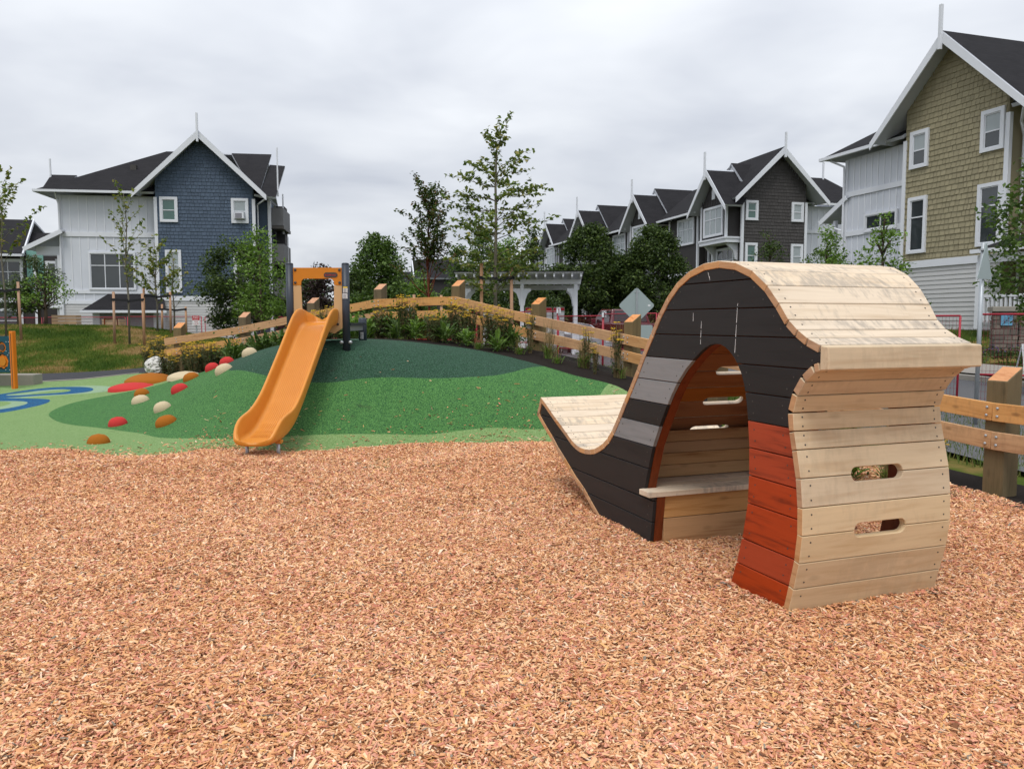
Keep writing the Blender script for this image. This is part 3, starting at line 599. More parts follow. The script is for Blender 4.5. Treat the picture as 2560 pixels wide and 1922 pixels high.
def sapling(name, label, loc, trunk, tr, branches, leaf, size, bark, per_m=40, group=None, seed=1, spread=.06, cat='young tree', top_leaves=True):
    """thin young tree: trunk polyline and explicit branches, leaves set along the branches"""
    global NR
    NR = np.random.default_rng(seed); rr = random.Random(seed)
    t = thing(name, label, cat, (loc[0], loc[1], H(loc[0], loc[1])-.05), 0, group)
    mb = MB(); n = len(trunk); mb.tube(trunk, [tr*(1-.8*i/(n-1)) for i in range(n)], 7); mb.build('trunk', bark, t, True)
    mb = MB(); P = []
    for br in branches:
        pts = [Vector(p) for p in br[0]]; r0 = br[1] if len(br) > 1 else .012; f0 = br[2] if len(br) > 2 else .15; mult = br[3] if len(br) > 3 else 1
        k = len(pts); mb.tube(pts, [r0*(1-.75*i/(k-1)) for i in range(k)], 4)
        tot = sum((pts[i+1]-pts[i]).length for i in range(k-1)); acc = 0
        for i in range(k-1):
            sl = (pts[i+1]-pts[i]).length; m = int(sl*per_m*mult)+1
            for j in range(m):
                q = (j+rr.random())/m; f = (acc+q*sl)/tot
                if f < f0: continue
                p = pts[i].lerp(pts[i+1], q); sp = spread*(1.2-.5*f); P.append((p.x+rr.gauss(0, sp), p.y+rr.gauss(0, sp), p.z+rr.gauss(0, sp*.7)))
            acc += sl
    mb.build('limbs', bark, t, True)
    part('crown', leaf_mesh('crown', np.array(P), size, leaf, .8, .62), t)
    return t
def arc_branch(rr, z0, ang, length, rise, droop=0, x0=0, y0=0, n=4, wob=.03):
    pts = []
    for i in range(n+1):
        f = i/n; pts.append((x0+math.cos(ang)*length*f+rr.gauss(0, wob)*(i > 0), y0+math.sin(ang)*length*f+rr.gauss(0, wob)*(i > 0), z0+rise*f**.8-droop*f*f+rr.gauss(0, wob)*(i > 0)))
    return pts
# ------------------------------------------------------------------ THE TIMBER PLAY HOUSE (a curled bird-like shell of planks)
OUT = [(-0.003, -0.05), (-0.049, 0.123), (-0.085, 0.269), (-0.103, 0.416), (-0.099, 0.56), (-0.08, 0.708), (-0.045, 0.85), (-0.02, 0.943), (-0.007, 1.036), (-0.035, 1.125), (-0.089, 1.20), (-0.155, 1.251), (-0.192, 1.262)]
NOSE = [(-.253, 1.268), (-.248, 1.383), (-.19, 1.388), (-.19, 1.262)]
TOP = [(-.188, 1.39), (-0.10, 1.421), (-0.025, 1.462), (0.045, 1.513), (0.122, 1.60), (0.222, 1.696), (0.355, 1.782), (0.504, 1.835), (0.667, 1.857), (0.821, 1.851), (0.983, 1.813), (1.121, 1.75), (1.238, 1.661), (1.344, 1.549), (1.437, 1.425), (1.537, 1.297), (1.625, 1.169), (1.719, 1.042), (1.807, .930), (1.903, .801), (1.993, .690), (2.07, .617), (2.143, .569), (2.209, .538), (2.285, .507), (2.372, .487), (2.468, .477), (2.57, .478), (2.646, .492), (2.734, .52), (2.823, .562), (2.936, .61), (3.062, .662), (3.17, .711), (3.283, .764), (3.409, .814)]
UND = [(3.502, .64), (3.281, .515), (3.157, .453), (3.029, .375), (2.889, .306), (2.759, .237), (2.641, .178), (2.5, .12), (2.371, .045), (2.20, -.05)]
ARCH = [(1.42, -.05), (1.374, .305), (1.515, .315), (1.501, .344), (1.451, .498), (1.397, .654), (1.312, .807), (1.227, .944), (1.163, 1.036), (1.096, 1.118), (1.009, 1.202), (.923, 1.267), (.861, 1.308), (.796, 1.346), (.74, 1.365), (.692, 1.371), (.643, 1.369), (.596, 1.355), (.545, 1.326), (.502, 1.291), (.467, 1.252), (.436, 1.207), (.410, 1.149), (.387, 1.059), (.369, .958), (.353, .825), (.348, .691), (.350, .575), (.355, .48), (.389, .308), (.434, .154), (.506, -.05)]
TH = .042
def far_x(s): return 1.0 if s <= 0 else 1.0+.3*min(s, 1.7)
def offset_in(pl, t):    # the chain runs clockwise seen from the near side, so the inside lies to the right
    out = []
    for i, p in enumerate(pl):
        a = Vector(pl[max(i-1, 0)]); b = Vector(pl[min(i+1, len(pl)-1)]); d = (b-a).normalized(); out.append((p[0]+d.y*t, p[1]-d.x*t))
    return out
th_ = math.atan2(.3446, .9388)
LP = thing('timber_play_house', 'curled play house of pale planks with charcoal, grey and red sides on the wood chips', 'play house', (1.438, 4.04, 0), th_)
def inner(pl): return offset_in(pl, TH)
front_in = inner(OUT); top_in = inner(TOP)
region = front_in[:-1]+[(-.16, 1.30), (-.185, 1.305), (-.185, 1.345)]+top_in[:-1]+[(3.36, .775), (3.44, .64)]+inner(UND)[1:]+ARCH
bands = [-.05, .128, .279, .492, .650, .804, .955, 1.110, 1.265, 1.420, 1.577, 1.735, 1.95]
def region_bm():
    from mathutils.geometry import tessellate_polygon
    bm = bmesh.new(); vs = [bm.verts.new((0, s, z)) for s, z in region]
    for t in tessellate_polygon([[Vector((s, z, 0)) for s, z in region]]): bm.faces.new([vs[i] for i in t])
    return bm
def slab(bm, x0, x1, far=False):
    bmesh.ops.recalc_face_normals(bm, faces=bm.faces)
    r = bmesh.ops.extrude_face_region(bm, geom=bm.faces[:]); nv_ = [g for g in r['geom'] if isinstance(g, bmesh.types.BMVert)]; ns = set(nv_)
    for v in bm.verts:
        base = x1 if v in ns else x0; v.co.x = (far_x(v.co.y)-base) if far else base
    bmesh.ops.recalc_face_normals(bm, faces=bm.faces)
def islands(bm):
    seen = set(); out = []
    for f in bm.faces:
        if f in seen: continue
        st = [f]; seen.add(f); grp = []
        while st:
            g = st.pop(); grp.append(g)
            for e in g.edges:
                for h in e.link_faces:
                    if h not in seen: seen.add(h); st.append(h)
        out.append(grp)
    return out
for far in (False, True):
    for bi in range(len(bands)-1):
        z0, z1 = bands[bi]+.003, bands[bi+1]-.003
        bm = region_bm()
        bmesh.ops.bisect_plane(bm, geom=bm.verts[:]+bm.edges[:]+bm.faces[:], plane_co=(0, 0, z0), plane_no=(0, 0, 1), clear_inner=True, dist=1e-5)
        bmesh.ops.bisect_plane(bm, geom=bm.verts[:]+bm.edges[:]+bm.faces[:], plane_co=(0, 0, z1), plane_no=(0, 0, 1), clear_outer=True, dist=1e-5)
        bmesh.ops.remove_doubles(bm, verts=bm.verts, dist=1e-4)
        groups = islands(bm)
        for grp in groups:
            b2 = bmesh.new(); mp = {}
            for f in grp:
                for v in f.verts:
                    if v not in mp: mp[v] = b2.verts.new(v.co)
                try: b2.faces.new([mp[v] for v in f.verts])
                except ValueError: pass
            if sum(f.calc_area() for f in b2.faces) < .0015: b2.free(); continue
            bmesh.ops.dissolve_limit(b2, angle_limit=.01, verts=b2.verts, edges=b2.edges)
            cs_ = sum(v.co.y for v in b2.verts)/len(b2.verts)
            slab(b2, .004, .030, far)
            left = cs_ > .9
            mat = M['black']
            if left and bi in (4, 6, 7) and cs_ < 2: mat = M['grey']
            if not left and bi <= 5 and cs_ < .6: mat = M['red']
            me = bpy.data.meshes.new('side_board'); b2.to_mesh(me); b2.free(); me.materials.append(mat)
            o = part('side_board', me, LP)
            bv = o.modifiers.new('bevel', 'BEVEL'); bv.width = .0025; bv.segments = 1; bv.limit_method = 'ANGLE'; bv.angle_limit = rad(50)
        bm.free()
    bm = region_bm(); slab(bm, .032, .095, far); me = bpy.data.meshes.new('side_frame'); bm.to_mesh(me); bm.free(); me.materials.append(M['rust']); part('side_frame', me, LP)
def stad(xa, xb, r, t0, sgn):
    pts = []
    for k in range(7):
        a = math.pi/2*k/6; pts.append((xa+r-r*math.cos(a), t0+sgn*r*math.sin(a)))
    for k in range(7):
        a = math.pi/2*(1-k/6); pts.append((xb-r+r*math.cos(a), t0+sgn*r*math.sin(a)))
    return pts
def plank(a, b, mats, notch0=None, notch1=None, th=TH, gap=.0022, name='plank', x0=-.001, far=True, short=0):
    """board across the shell between profile points a and b; a notch cuts half a stadium slot into either edge"""
    a, b = Vector(a), Vector(b); d = (b-a); Ln = d.length; d.normalize(); nin = Vector((d.y, -d.x))
    wa = far_x(a.x)+.001 if far else 1; wb = far_x(b.x)+.001 if far else 1
    poly = [(x0, gap)]
    if notch0: poly += stad(*notch0, .036, gap, 1)
    poly += [(wa, gap), (wb, Ln-gap)]
    if notch1: poly += stad(*notch1, .036, Ln-gap, -1)[::-1]
    poly += [(x0, Ln-gap)]
    mb = MB(); n = len(poly)
    # mitre the inner edge a little so that neighbouring boards meet
    def P(x, t, q): s = a+d*t+nin*q; return (x, s.x, s.y)
    mb.v = [P(x, t, 0) for x, t in poly]+[P(x, t, th) for x, t in poly]
    mb.f = [tuple(range(n)), tuple(range(n, 2*n))[::-1]]; mb.m = [0, 1]
    for i in range(n):
        j = (i+1) % n; mb.f.append((i, n+i, n+j, j)); mb.m.append(2 if i == n-1 else 0)
    o = mb.build(name, mats, LP)
    bv = o.modifiers.new('bevel', 'BEVEL'); bv.width = .003; bv.segments = 1; bv.limit_method = 'ANGLE'; bv.angle_limit = rad(60)
    return o
ff = [M['skin_front'], M['skin_in'], M['endgrain']]
fm = [M['skin'], M['skin_in'], M['endgrain']]
scr = MB()
def screws(a, b, xs=(.05,)):
    a, b = Vector(a), Vector(b); d = (b-a).normalized(); nout = Vector((-d.y, d.x)); Ln = (b-a).length
    for f in ((.25, .75) if Ln > .09 else (.5,)):
        s = a+d*Ln*f
        for x in (.055, far_x(s.x)-.05):
            p = Vector((x, s.x, s.y)); nn = Vector((0, nout.x, nout.y)); scr.tube([p-nn*.004, p+nn*.0012], .0052, 6)
SL = {2: (.32, .675), 4: (.32, .675)}
for i in range(len(OUT)-1):
    n0 = n1 = None
    if i == 2: n1 = (.335, .68)
    if i == 3: n0 = (.335, .68)
    if i == 4: n1 = (.325, .672)
    if i == 5: n0 = (.325, .672)
    plank(OUT[i], OUT[i+1], ff, n0, n1); screws(OUT[i], OUT[i+1])
mb = MB(); mb.prism(NOSE, -.003, 1.003, ax='x'); mb.build('nose_board', M['skin_front'], LP, bevel=.006)
for i in range(len(TOP)-1):
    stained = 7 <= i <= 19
    n0 = n1 = None
    for j, (xa, xb) in ((15, (.64, .995)), (17, (.655, 1.005)), (19, (.66, 1.01))):
        if i == j: n1 = (xa, xb)
        if i == j+1: n0 = (xa, xb)
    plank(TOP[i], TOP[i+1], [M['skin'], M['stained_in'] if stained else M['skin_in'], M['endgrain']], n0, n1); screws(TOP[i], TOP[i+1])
plank(TOP[-1], UND[0], fm, name='tail_board')
for i in range(len(UND)-1): plank(UND[i], UND[i+1], fm)
# inside: back of the seat, the bench and its riser
BK = [(1.775, .35), (1.80, .435), (1.825, .52), (1.85, .60), (1.875, .68)]
for i in range(4):
    (s0, z0), (s1, z1) = BK[i], BK[i+1]
    MB().hexa([(.10, s0, z0+.002), (1.38, s0, z0+.002), (1.38, s0+.03, z0+.002), (.10, s0+.03, z0+.002), (.10, s1, z1-.002), (1.38, s1, z1-.002), (1.38, s1+.03, z1-.002), (.10, s1+.03, z1-.002)]).build('seat_back_board', M['skin_in'], LP)
MB().box(-.035, 1.44, 1.37, 1.508, .306, .344).build('bench_board', M['skin'], LP, bevel=.003)
MB().box(.10, 1.40, 1.512, 1.64, .306, .344).build('bench_board', M['skin'], LP, bevel=.003)
MB().box(.10, 1.40, 1.644, 1.80, .306, .344).build('bench_board', M['skin'], LP, bevel=.003)
for z0, z1 in ((-.06, .148), (.153, .304)):
    MB().box(.097, 1.33, 1.39, 1.43, z0, z1).build('riser_board', M['skin_in'], LP, bevel=.002)
# screws in the side boards
rs = random.Random(3)
for bi in range(len(bands)-1):
    for z in (bands[bi]+.045, bands[bi+1]-.045):
        def inside(s, z):
            c = False; n = len(region)
            for i in range(n):
                (a0, b0), (a1, b1) = region[i], region[(i+1) % n]
                if (b0 > z) != (b1 > z) and s < (a1-a0)*(z-b0)/(b1-b0)+a0: c = not c
            return c
        xs = np.arange(-.3, 3.5, .01); ins = [inside(s, z) for s in xs]; i = 0
        while i < len(xs):
            if ins[i]:
                j = i
                while j+1 < len(xs) and ins[j+1]: j += 1
                if xs[j]-xs[i] > .18 and z > .03:
                    for s in (xs[i]+.05, xs[j]-.05): scr.tube([(.006, s, z), (.0025, s, z)], .0048, 6)
                i = j
            i += 1
scr.build('screws', M['screw'], LP, kind='stuff')
# pale scratches down the charcoal side above the arch
sc = MB()
for pts in ([(.845, 1.36), (.845, 1.40), (.842, 1.455), (.84, 1.51)], [(.93, 1.50), (.93, 1.56)], [(.50, 1.32), (.495, 1.41), (.49, 1.49), (.485, 1.585), (.48, 1.61)], [(.78, 1.79), (.765, 1.765), (.76, 1.752)]):
    for i in range(len(pts)-1):
        (s0, z0), (s1, z1) = pts[i], pts[i+1]; w = .0022; sc.quad([(.003, s0-w, z0+.006), (.003, s0+w, z0+.006), (.003, s1+w*.6, z1-.004), (.003, s1-w*.6, z1-.004)])
sc.build('paint_scratches', M['paper'], LP, kind='stuff')
# ------------------------------------------------------------------ helpers placing things on the land
def at(px, D, z=None):
    """survey note: bearing (as a column of the photograph, 2560 wide) and distance to a place on the land"""
    x = (px-1280)/1980*D; return (x, D, H(x, D) if z is None else z)
def tube_part(name, pts, r, mat, parent, n=10, **k): return MB().tube(pts, r, n).build(name, mat, parent, True, **k)
# ------------------------------------------------------------------ THE SLIDE
SX, SY = -2.68, 11.0; gz = H(SX, SY)
SLD = thing('playground_slide', 'orange moulded slide with anthracite posts, running down the green rubber mound', 'slide', (SX, SY, 0))
path = [(0.06, 1.475, .56, .17), (-.06, 1.475, .56, .20), (-.2, 1.455, .56, .225), (-.34, 1.40, .56, .215), (-.5, 1.30, .56, .185), (-.75, 1.105, .56, .165), (-1.0, .905, .56, .16), (-1.25, .705, .56, .16), (-1.45, .545, .56, .16), (-1.62, .425, .57, .17), (-1.78, .325, .58, .19), (-1.92, .262, .57, .215), (-2.05, .225, .565, .225), (-2.18, .205, .56, .215), (-2.28, .195, .55, .175), (-2.36, .188, .52, .12), (-2.42, .182, .47, .06), (-2.455, .176, .40, .018)]
WK = .80; mb = MB(); rings = []
for i, (y, z, w, h) in enumerate(path):
    y0, z0 = path[max(i-1, 0)][:2]; y1, z1 = path[min(i+1, len(path)-1)][:2]; d = Vector((y1-y0, z1-z0)).normalized(); nn = Vector((-d.y, d.x))
    if nn.y < 0: nn = -nn
    xoff = .035-.18*(y/-2.4)
    hw = w/2*WK; r = .055; sec = []
    def arc(cx, cz, rr, a0, a1, n=4): return [(cx+rr*math.cos(a0+(a1-a0)*k/n), cz+rr*math.sin(a0+(a1-a0)*k/n)) for k in range(n+1)]
    t = .022; lip = .045; r2 = min(r, h*.8)
    # inside, left rim to right rim, then back along the outside
    ins = [(-hw+.01, h)]+arc(-hw+.03+r2, r2, r2, math.pi, 1.5*math.pi)+[(-hw*.4, -.002), (0, -.003), (hw*.4, -.002)]+arc(hw-.03-r2, r2, r2, 1.5*math.pi, 2*math.pi)+[(hw-.01, h)]
    rim_r = [(hw+.005, h+.014), (hw+.024, h+.012), (hw+.034, h-.004), (hw+.032, h*.45), (hw+.012, -.005), (hw-.03, -.035)]
    rim_l = [(-a, b) for a, b in rim_r][::-1]
    sec = ins+rim_r+[(0, -.036)]+rim_l
    rings.append([(a+xoff, y+nn.x*b, z+nn.y*b) for a, b in sec])
n = len(rings[0])
for rg in rings: mb.v += rg
for i in range(len(rings)-1):
    for k in range(n): mb.f.append((i*n+k, i*n+(k+1) % n, (i+1)*n+(k+1) % n, (i+1)*n+k)); mb.m.append(0)
mb.f.append(tuple(range(n))[::-1]); mb.f.append(tuple((len(rings)-1)*n+k for k in range(n))); mb.m += [0, 0]
o = mb.build('chute', M['orange'], SLD, True); o.modifiers.new('s', 'SUBSURF').levels = 1; o.modifiers['s'].render_levels = 2
mb = MB()
for k in range(15):      # moulded running grooves down the bed
    x = -.20+.4*k/14; pts = []
    for i, (y, z, w, h) in enumerate(path[2:14]): pts.append((x*(w/.56)*WK+.035-.18*(y/-2.4), y, z+.0012))
    for i in range(len(pts)-1): mb.bar(pts[i], pts[i+1], .0022, .0022)
mb.build('bed_grooves', simple('groove_orange', srgb(208, 120, 40, .8), .5), SLD, kind='stuff')
for x in (-.29, .06): tube_part('support_leg', [(x, -2.2, -.1), (x, -2.2, .2)], .02, M['steel'], SLD)
MB().box(.03, .10, -2.23, -2.14, .145, .185).build('foot_bracket', M['orange'], SLD, bevel=.006)
for x in (-.385, .385):
    p = tube_part('post', [(x, 0, gz-.1), (x, 0, 2.285)], .052, M['anthracite'], SLD, 20)
    MB().tube([(x, 0, 2.285), (x, 0, 2.305), (x, 0, 2.312)], [.052, .048, .03], 20).build('post_cap', M['anthracite'], p, True)
for x in (-.385, .385):
    q = H(SX+x, SY+1.2); tube_part('platform_post', [(x, 1.2, q-.1), (x, 1.2, 1.545), (x, 1.2, 1.565)], [.062, .062, .045], M['anthracite'], SLD, 20)
MB().box(-.36, .36, .06, 1.14, 1.43, 1.468).build('deck', M['anthracite'], SLD, bevel=.004)
for x0 in (-.40, .37):
    MB().box(x0, x0+.03, .05, 1.14, 1.375, 1.475).build('side_rail', M['steel'], SLD, bevel=.003)
MB().box(.42, .44, .045, 1.14, 1.45, 1.49).build('rail_trim', M['anthracite'], SLD)
# gate panel over the top of the slide
def archpoly(ztop, zb, hw, ow, zo, r):
    pts = [(-hw, zb), (-hw, ztop), (hw, ztop), (hw, zb), (ow, zb), (ow, zo-r)]
    for k in range(5): a = math.pi/2*k/4; pts.append((ow-r+r*math.cos(a), zo-r+r*math.sin(a)))
    for k in range(5): a = math.pi/2*(1+k/4); pts.append((-ow+r+r*math.cos(a), zo-r+r*math.sin(a)))
    return pts+[(-ow, zb)]
hd = MB(); hd.prism(archpoly(2.245, 2.005, .335, .228, 2.095, .06), -.012, .012); hd.build('header_panel', M['opanel'], SLD, bevel=.002)
MB().prism([(-.335, 2.0), (-.228, 2.0), (-.215, 1.55), (-.20, 1.42), (-.335, 1.42)], -.012, .012).build('side_panel', M['beige'], SLD, bevel=.002)
MB().prism([(.335, 2.0), (.228, 2.0), (.215, 1.55), (.15, 1.36), (.22, 1.34), (.335, 1.415)], -.012, .012).build('side_panel', M['beige'], SLD, bevel=.002)
for x, z in ((-.305, 2.215), (-.305, 2.04), (.305, 2.215), (.305, 2.04), (.27, 1.47), (-.29, 1.47)):
    MB().tube([(x, -.012, z), (x, -.022, z), (x, -.027, z)], [.019, .018, .01], 12).build('bolt', M['screw'], SLD, True)
for x, y in ((.33, -.03), (.445, .0)):
    MB().tube([(x, y, gz+.06), (x, y-.05, gz+.06)], .024, 12).build('bolt', M['steel'], SLD, True)
cap = []
for k in range(13): a = -math.pi/2+math.pi*k/12; cap.append((.205+.045*1+.04*math.cos(a)-.01, 2.145+.036*math.sin(a)))
for k in range(13): a = math.pi/2+math.pi*k/12; cap.append((.125+.036*math.cos(a), 2.145+.036*math.sin(a)))
bd = MB().prism(cap, -.017, -.0125).build('maker_badge', M['screw'], SLD)
def text(body, size, mat, parent, loc, rot=(math.pi/2, 0, 0), name='lettering', ext=.0006, align='CENTER'):
    c = bpy.data.curves.new(name, 'FONT'); c.body = body; c.size = size; c.extrude = ext; c.align_x = align; c.align_y = 'CENTER'; c.resolution_u = 2
    t = bpy.data.objects.new('tmp_text', c); scene.collection.objects.link(t); bpy.context.view_layer.update()
    me = bpy.data.meshes.new_from_object(t); bpy.data.objects.remove(t); me.name = name; me.materials.clear(); me.materials.append(mat)
    o = bpy.data.objects.new(name, me); link(o, parent); o.location = loc; o.rotation_euler = rot; return o
text('KOMPAN', .034, M['redlabel'], bd, (.178, -.0185, 2.143)); text('\u2019', .04, M['redlabel'], bd, (.254, -.0185, 2.155))
def label_plate(x, y, z0, z1, w, yellow, parent, lines=5):
    lp = MB().box(x-w/2, x+w/2, y-.002, y, z0, z1).build('warning_label', M['paper'], parent)
    if yellow: MB().box(x-w/2, x+w/2, y-.003, y-.002, z1-(z1-z0)*.24, z1).build('label_header', M['yellow'], lp)
    mb = MB(); top = z1-(z1-z0)*(.3 if yellow else .1)
    for k in range(lines):
        zz = top-(top-z0)*(k+.5)/lines; mb.box(x-w*.4, x+w*(.4-.12*(k % 2)), y-.003, y-.002, zz-.0025, zz+.0025)
    mb.build('label_print', M['ink'], lp, kind='stuff')
label_plate(.39, -.054, 1.90, 1.985, .06, True, SLD); label_plate(.385, -.054, 1.82, 1.89, .066, False, SLD)
label_plate(.385, 1.135, 1.245, 1.345, .045, False, SLD, 7)
# ------------------------------------------------------------------ stepping stones and rubber bumps
rubcol = {'red': simple('red_rubber_granules', srgb(204, 62, 60, .78), .9, .15, .22, 85, 0, .5), 'brown': simple('ochre_rubber_granules', srgb(172, 104, 34, .78), .9, .15, .22, 85, 0, .5), 'beige': simple('sand_rubber_granules', srgb(212, 194, 160, .78), .9, .15, .2, 85, 0, .5)}
def dome(name, label, cat, loc, rx, ry, h, rz, mat, group, tilt=(0, 0), pw=2.1):
    mb = MB(); nr, na = 7, 22
    for i in range(nr+1):
        f = i/nr; rr = (1-f**pw)**(1/pw) if i < nr else .0
        for k in range(na): a = 2*math.pi*k/na; mb.v.append((math.cos(a)*rx*max(rr, .001), math.sin(a)*ry*max(rr, .001), -.05 if i == 0 else h*f))
    for i in range(nr):
        for k in range(na): mb.f.append((i*na+k, i*na+(k+1) % na, (i+1)*na+(k+1) % na, (i+1)*na+k)); mb.m.append(0)
    o = mb.build(name, mat, None, True); o.location = loc; o.rotation_euler = (tilt[0], tilt[1], rz); tag(o, label, cat, group); return o
stones = [(-5.24, 9.95, 'brown', 'ochre stepping stone nearest the wood chips, lowest on the mound'), (-5.66, 11.3, 'red', 'red stepping stone low on the mound foot, farthest left of the climbing stones'),
 (-4.72, 10.75, 'brown', 'ochre stepping stone beside the red one low on the dark green slope'), (-5.14, 11.6, 'beige', 'large sand stepping stone midway between the ochre and the bright red ones'),
 (-6.1, 12.95, 'beige', 'smaller sand stepping stone beside the ochre one behind it'), (-5.3, 12.6, 'red', 'red stepping stone alone on the middle of the left slope'),
 (-6.45, 13.75, 'brown', 'ochre stepping stone touching the sand one, in front of the red bump'), (-5.62, 13.85, 'brown', 'ochre stepping stone on the back edge of the mound above the sand bump'),
 (-5.3, 14.0, 'red', 'lower red stepping stone on the back ridge of the mound'), (-4.42, 12.15, 'beige', 'sand stepping stone just under the dark green part of the mound'),
 (-4.95, 13.75, 'red', 'upper red stepping stone on the back ridge near the plants'), (-4.42, 13.35, 'beige', 'topmost sand stepping stone on the ridge by the plants')]
for x, y, c, lb in stones:
    z = H(x, y); e = .15; gx_ = (H(x+e, y)-H(x-e, y))/(2*e); gy_ = (H(x, y+e)-H(x, y-e))/(2*e); k_ = R.uniform(.9, 1.1)
    dome('stepping_stone', lb, 'stepping stone', (x, y, z-.01), .142*k_, .125*k_, .13, .25, rubcol[c], 'rubber stepping stones on the mound', (math.atan(gy_)*.7, -math.atan(gx_)*.7))
for x, y, c, rx, ry, h, lb in ((-7.3, 15.25, 'red', .47, .42, .13, 'wide low red rubber bump at the left foot of the mound'), (-7.3, 16.0, 'brown', .52, .45, .19, 'wide ochre rubber bump behind the red one, by the black planting bed'), (-6.3, 15.25, 'beige', .33, .4, .13, 'wide sand rubber bump half hidden behind the mound ridge')):
    dome('rubber_bump', lb, 'rubber bump', (x, y, H(x, y)-.01), rx, ry, h, .1, rubcol[c], 'low rubber bumps beside the mound', pw=1.7)
# ------------------------------------------------------------------ timber fence over the mound
FP = [(-7.4, 17.5, 1.18), (-5.86, 17.2, 1.41), (-4.2, 16.5, 1.70), (-2.65, 15.6, 1.945), (-1.07, 14.8, 1.975), (.375, 13.5, 1.61), (1.75, 12.1, 1.31), (2.62, 10.4, 1.10), (3.42, 8.75, .93), (4.19, 6.85, .80), (4.93, 4.95, .785)]
FEN = thing('timber_rail_fence', 'low two-rail timber fence with stout square posts running over the planted mound', 'fence', (0, 0, 0))
def fence_dir(i):
    a = Vector(FP[max(i-1, 0)][:2]); b = Vector(FP[min(i+1, len(FP)-1)][:2]); return (b-a).normalized()
for i, (x, y, zr) in enumerate(FP):
    d = fence_dir(i); n = Vector((d.y, -d.x)); n = -n if n.y > 0 else n      # towards the playground
    if i == 1: d = (Vector(FP[2][:2])-Vector(FP[0][:2])).normalized()
    z0 = min(H(x, y), zr-.7)-.15; w = .095; zt = zr+.19; o2 = Vector((x, y))-n*(w+.022)
    c = [o2+n*w-d*w, o2+n*w+d*w, o2-n*w+d*w, o2-n*w-d*w]; tz = [zt, zt+.0, zt+.12, zt+.12]
    if c[0].x > c[1].x: c = [c[1], c[0], c[3], c[2]]
    mb = MB(); mb.hexa([(q.x, q.y, z0) for q in c]+[(q.x, q.y, t) for q, t in zip(c, tz)]); mb.m[1] = 1
    p = mb.build('post', [M['postside'], M['posttop']], FEN, bevel=.006)
for i in range(len(FP)-1):
    a, b = FP[i], FP[i+1]
    for dz in (0, -.25):
        da = Vector((a[0], a[1], a[2]+dz-.078)); db = Vector((b[0], b[1], b[2]+dz-.078)); dd = (db-da).normalized()
        if i == 0: da = da-dd*.3
        n = Vector((dd.y, -dd.x, 0)).normalized(); n = -n if n.y > 0 else n
        me = MB(); Ln = (db-da).length; me.box(.0015, Ln-.0015, -.019, .019, -.078, .078)
        r = me.build('rail', M['cedar'], FEN, bevel=.003); X = dd; Yv = -n; Yv = (Yv-X*Yv.dot(X)).normalized(); Z = X.cross(Yv); 
        if Z.z < 0: Yv = -Yv; Z = X.cross(Yv)
        mat = Matrix((X, Yv, Z)).transposed().to_4x4(); mat.translation = da; r.matrix_local = mat
        sgn = -1 if Yv.dot(n) < 0 else 1
        bm_ = MB()
        for ex in ([.05, Ln-.05] if i else [.3, Ln-.05]):
            for ez in (-.035, .035): bm_.tube([(ex, sgn*.018, ez), (ex, sgn*.026, ez), (ex, sgn*.029, ez)], [.013, .012, .006], 8)
        q = bm_.build('bolts', M['steel'], r, True); q['kind'] = 'stuff'
# ------------------------------------------------------------------ garden plants along the fence
def blades(n, h, spread, w, lean=.5, r0=.05):
    """arching strap leaves as folded ribbons, three segments each"""
    mb = MB()
    for i in range(n):
        a = R.uniform(0, 6.283); hh = h*R.uniform(.6, 1.15); sp = spread*R.uniform(.4, 1.1); bx, by = R.gauss(0, r0), R.gauss(0, r0); s = Vector((-math.sin(a), math.cos(a), 0))*w/2
        pr = None
        for k in range(4):
            f = k/3; p = Vector((bx+math.cos(a)*sp*f*f, by+math.sin(a)*sp*f*f, hh*(f-.28*f*f*f*lean*2))); ww = s*(1-.85*f*f)
            cur = (p-ww, p+ww)
            if pr: mb.quad([pr[0], pr[1], cur[1], cur[0]])
            pr = cur
    return mb
def addvar(me):
    nv_ = len(me.vertices); va = np.repeat(NR.random(nv_//4+1), 4)[:nv_]; at_ = me.attributes.new('var', 'FLOAT', 'POINT'); at_.data.foreach_set('value', va.astype(np.float32)); return me
NR = np.random.default_rng(11)
def yarrow(h, w, nst, seed, stem='straw', brown=0):
    global NR; NR = np.random.default_rng(seed); R.seed(seed); st = MB(); fl = MB(); P = []
    for i in range(nst):
        a = R.uniform(0, 6.283); r = w*math.sqrt(R.random()); x, y = math.cos(a)*r, math.sin(a)*r; hh = h*R.uniform(.72, 1.1); bx, by = x*.35, y*.35
        st.tube([(bx, by, 0), ((bx+x)/2, (by+y)/2, hh*.55), (x, y, hh)], [.004, .0035, .003], 3, cap=False)
        if R.random() < .36:
            fr = R.uniform(.022, .048)
            for q in range(5):
                aa = q*1.257+R.random(); qx, qy = x+math.cos(aa)*fr*.75, y+math.sin(aa)*fr*.75; rr_ = fr*.55; zz = hh+R.uniform(0, .02)
                fl.v += [(qx+rr_*math.cos(k*1.047), qy+rr_*math.sin(k*1.047), zz) for k in range(6)]+[(qx, qy, zz+.012)]; b = len(fl.v)-7
                for k in range(6): fl.f.append((b+k, b+(k+1) % 6, b+6)); fl.m.append(0)
        for q in range(11 if not brown else 3):
            f = R.uniform(.08, .85); P.append((bx+(x-bx)*f+R.gauss(0, .025), by+(y-by)*f+R.gauss(0, .025), hh*f))
    sm = addvar(st.mesh('stems', M[stem])); lm = leaf_mesh('foliage', np.array(P), .075, M['olivegreen'], .4, .3)
    return [('foliage', lm), ('stems', sm)]+([('flowers', fl.mesh('flowers', M['lemon']))] if fl.v else [])
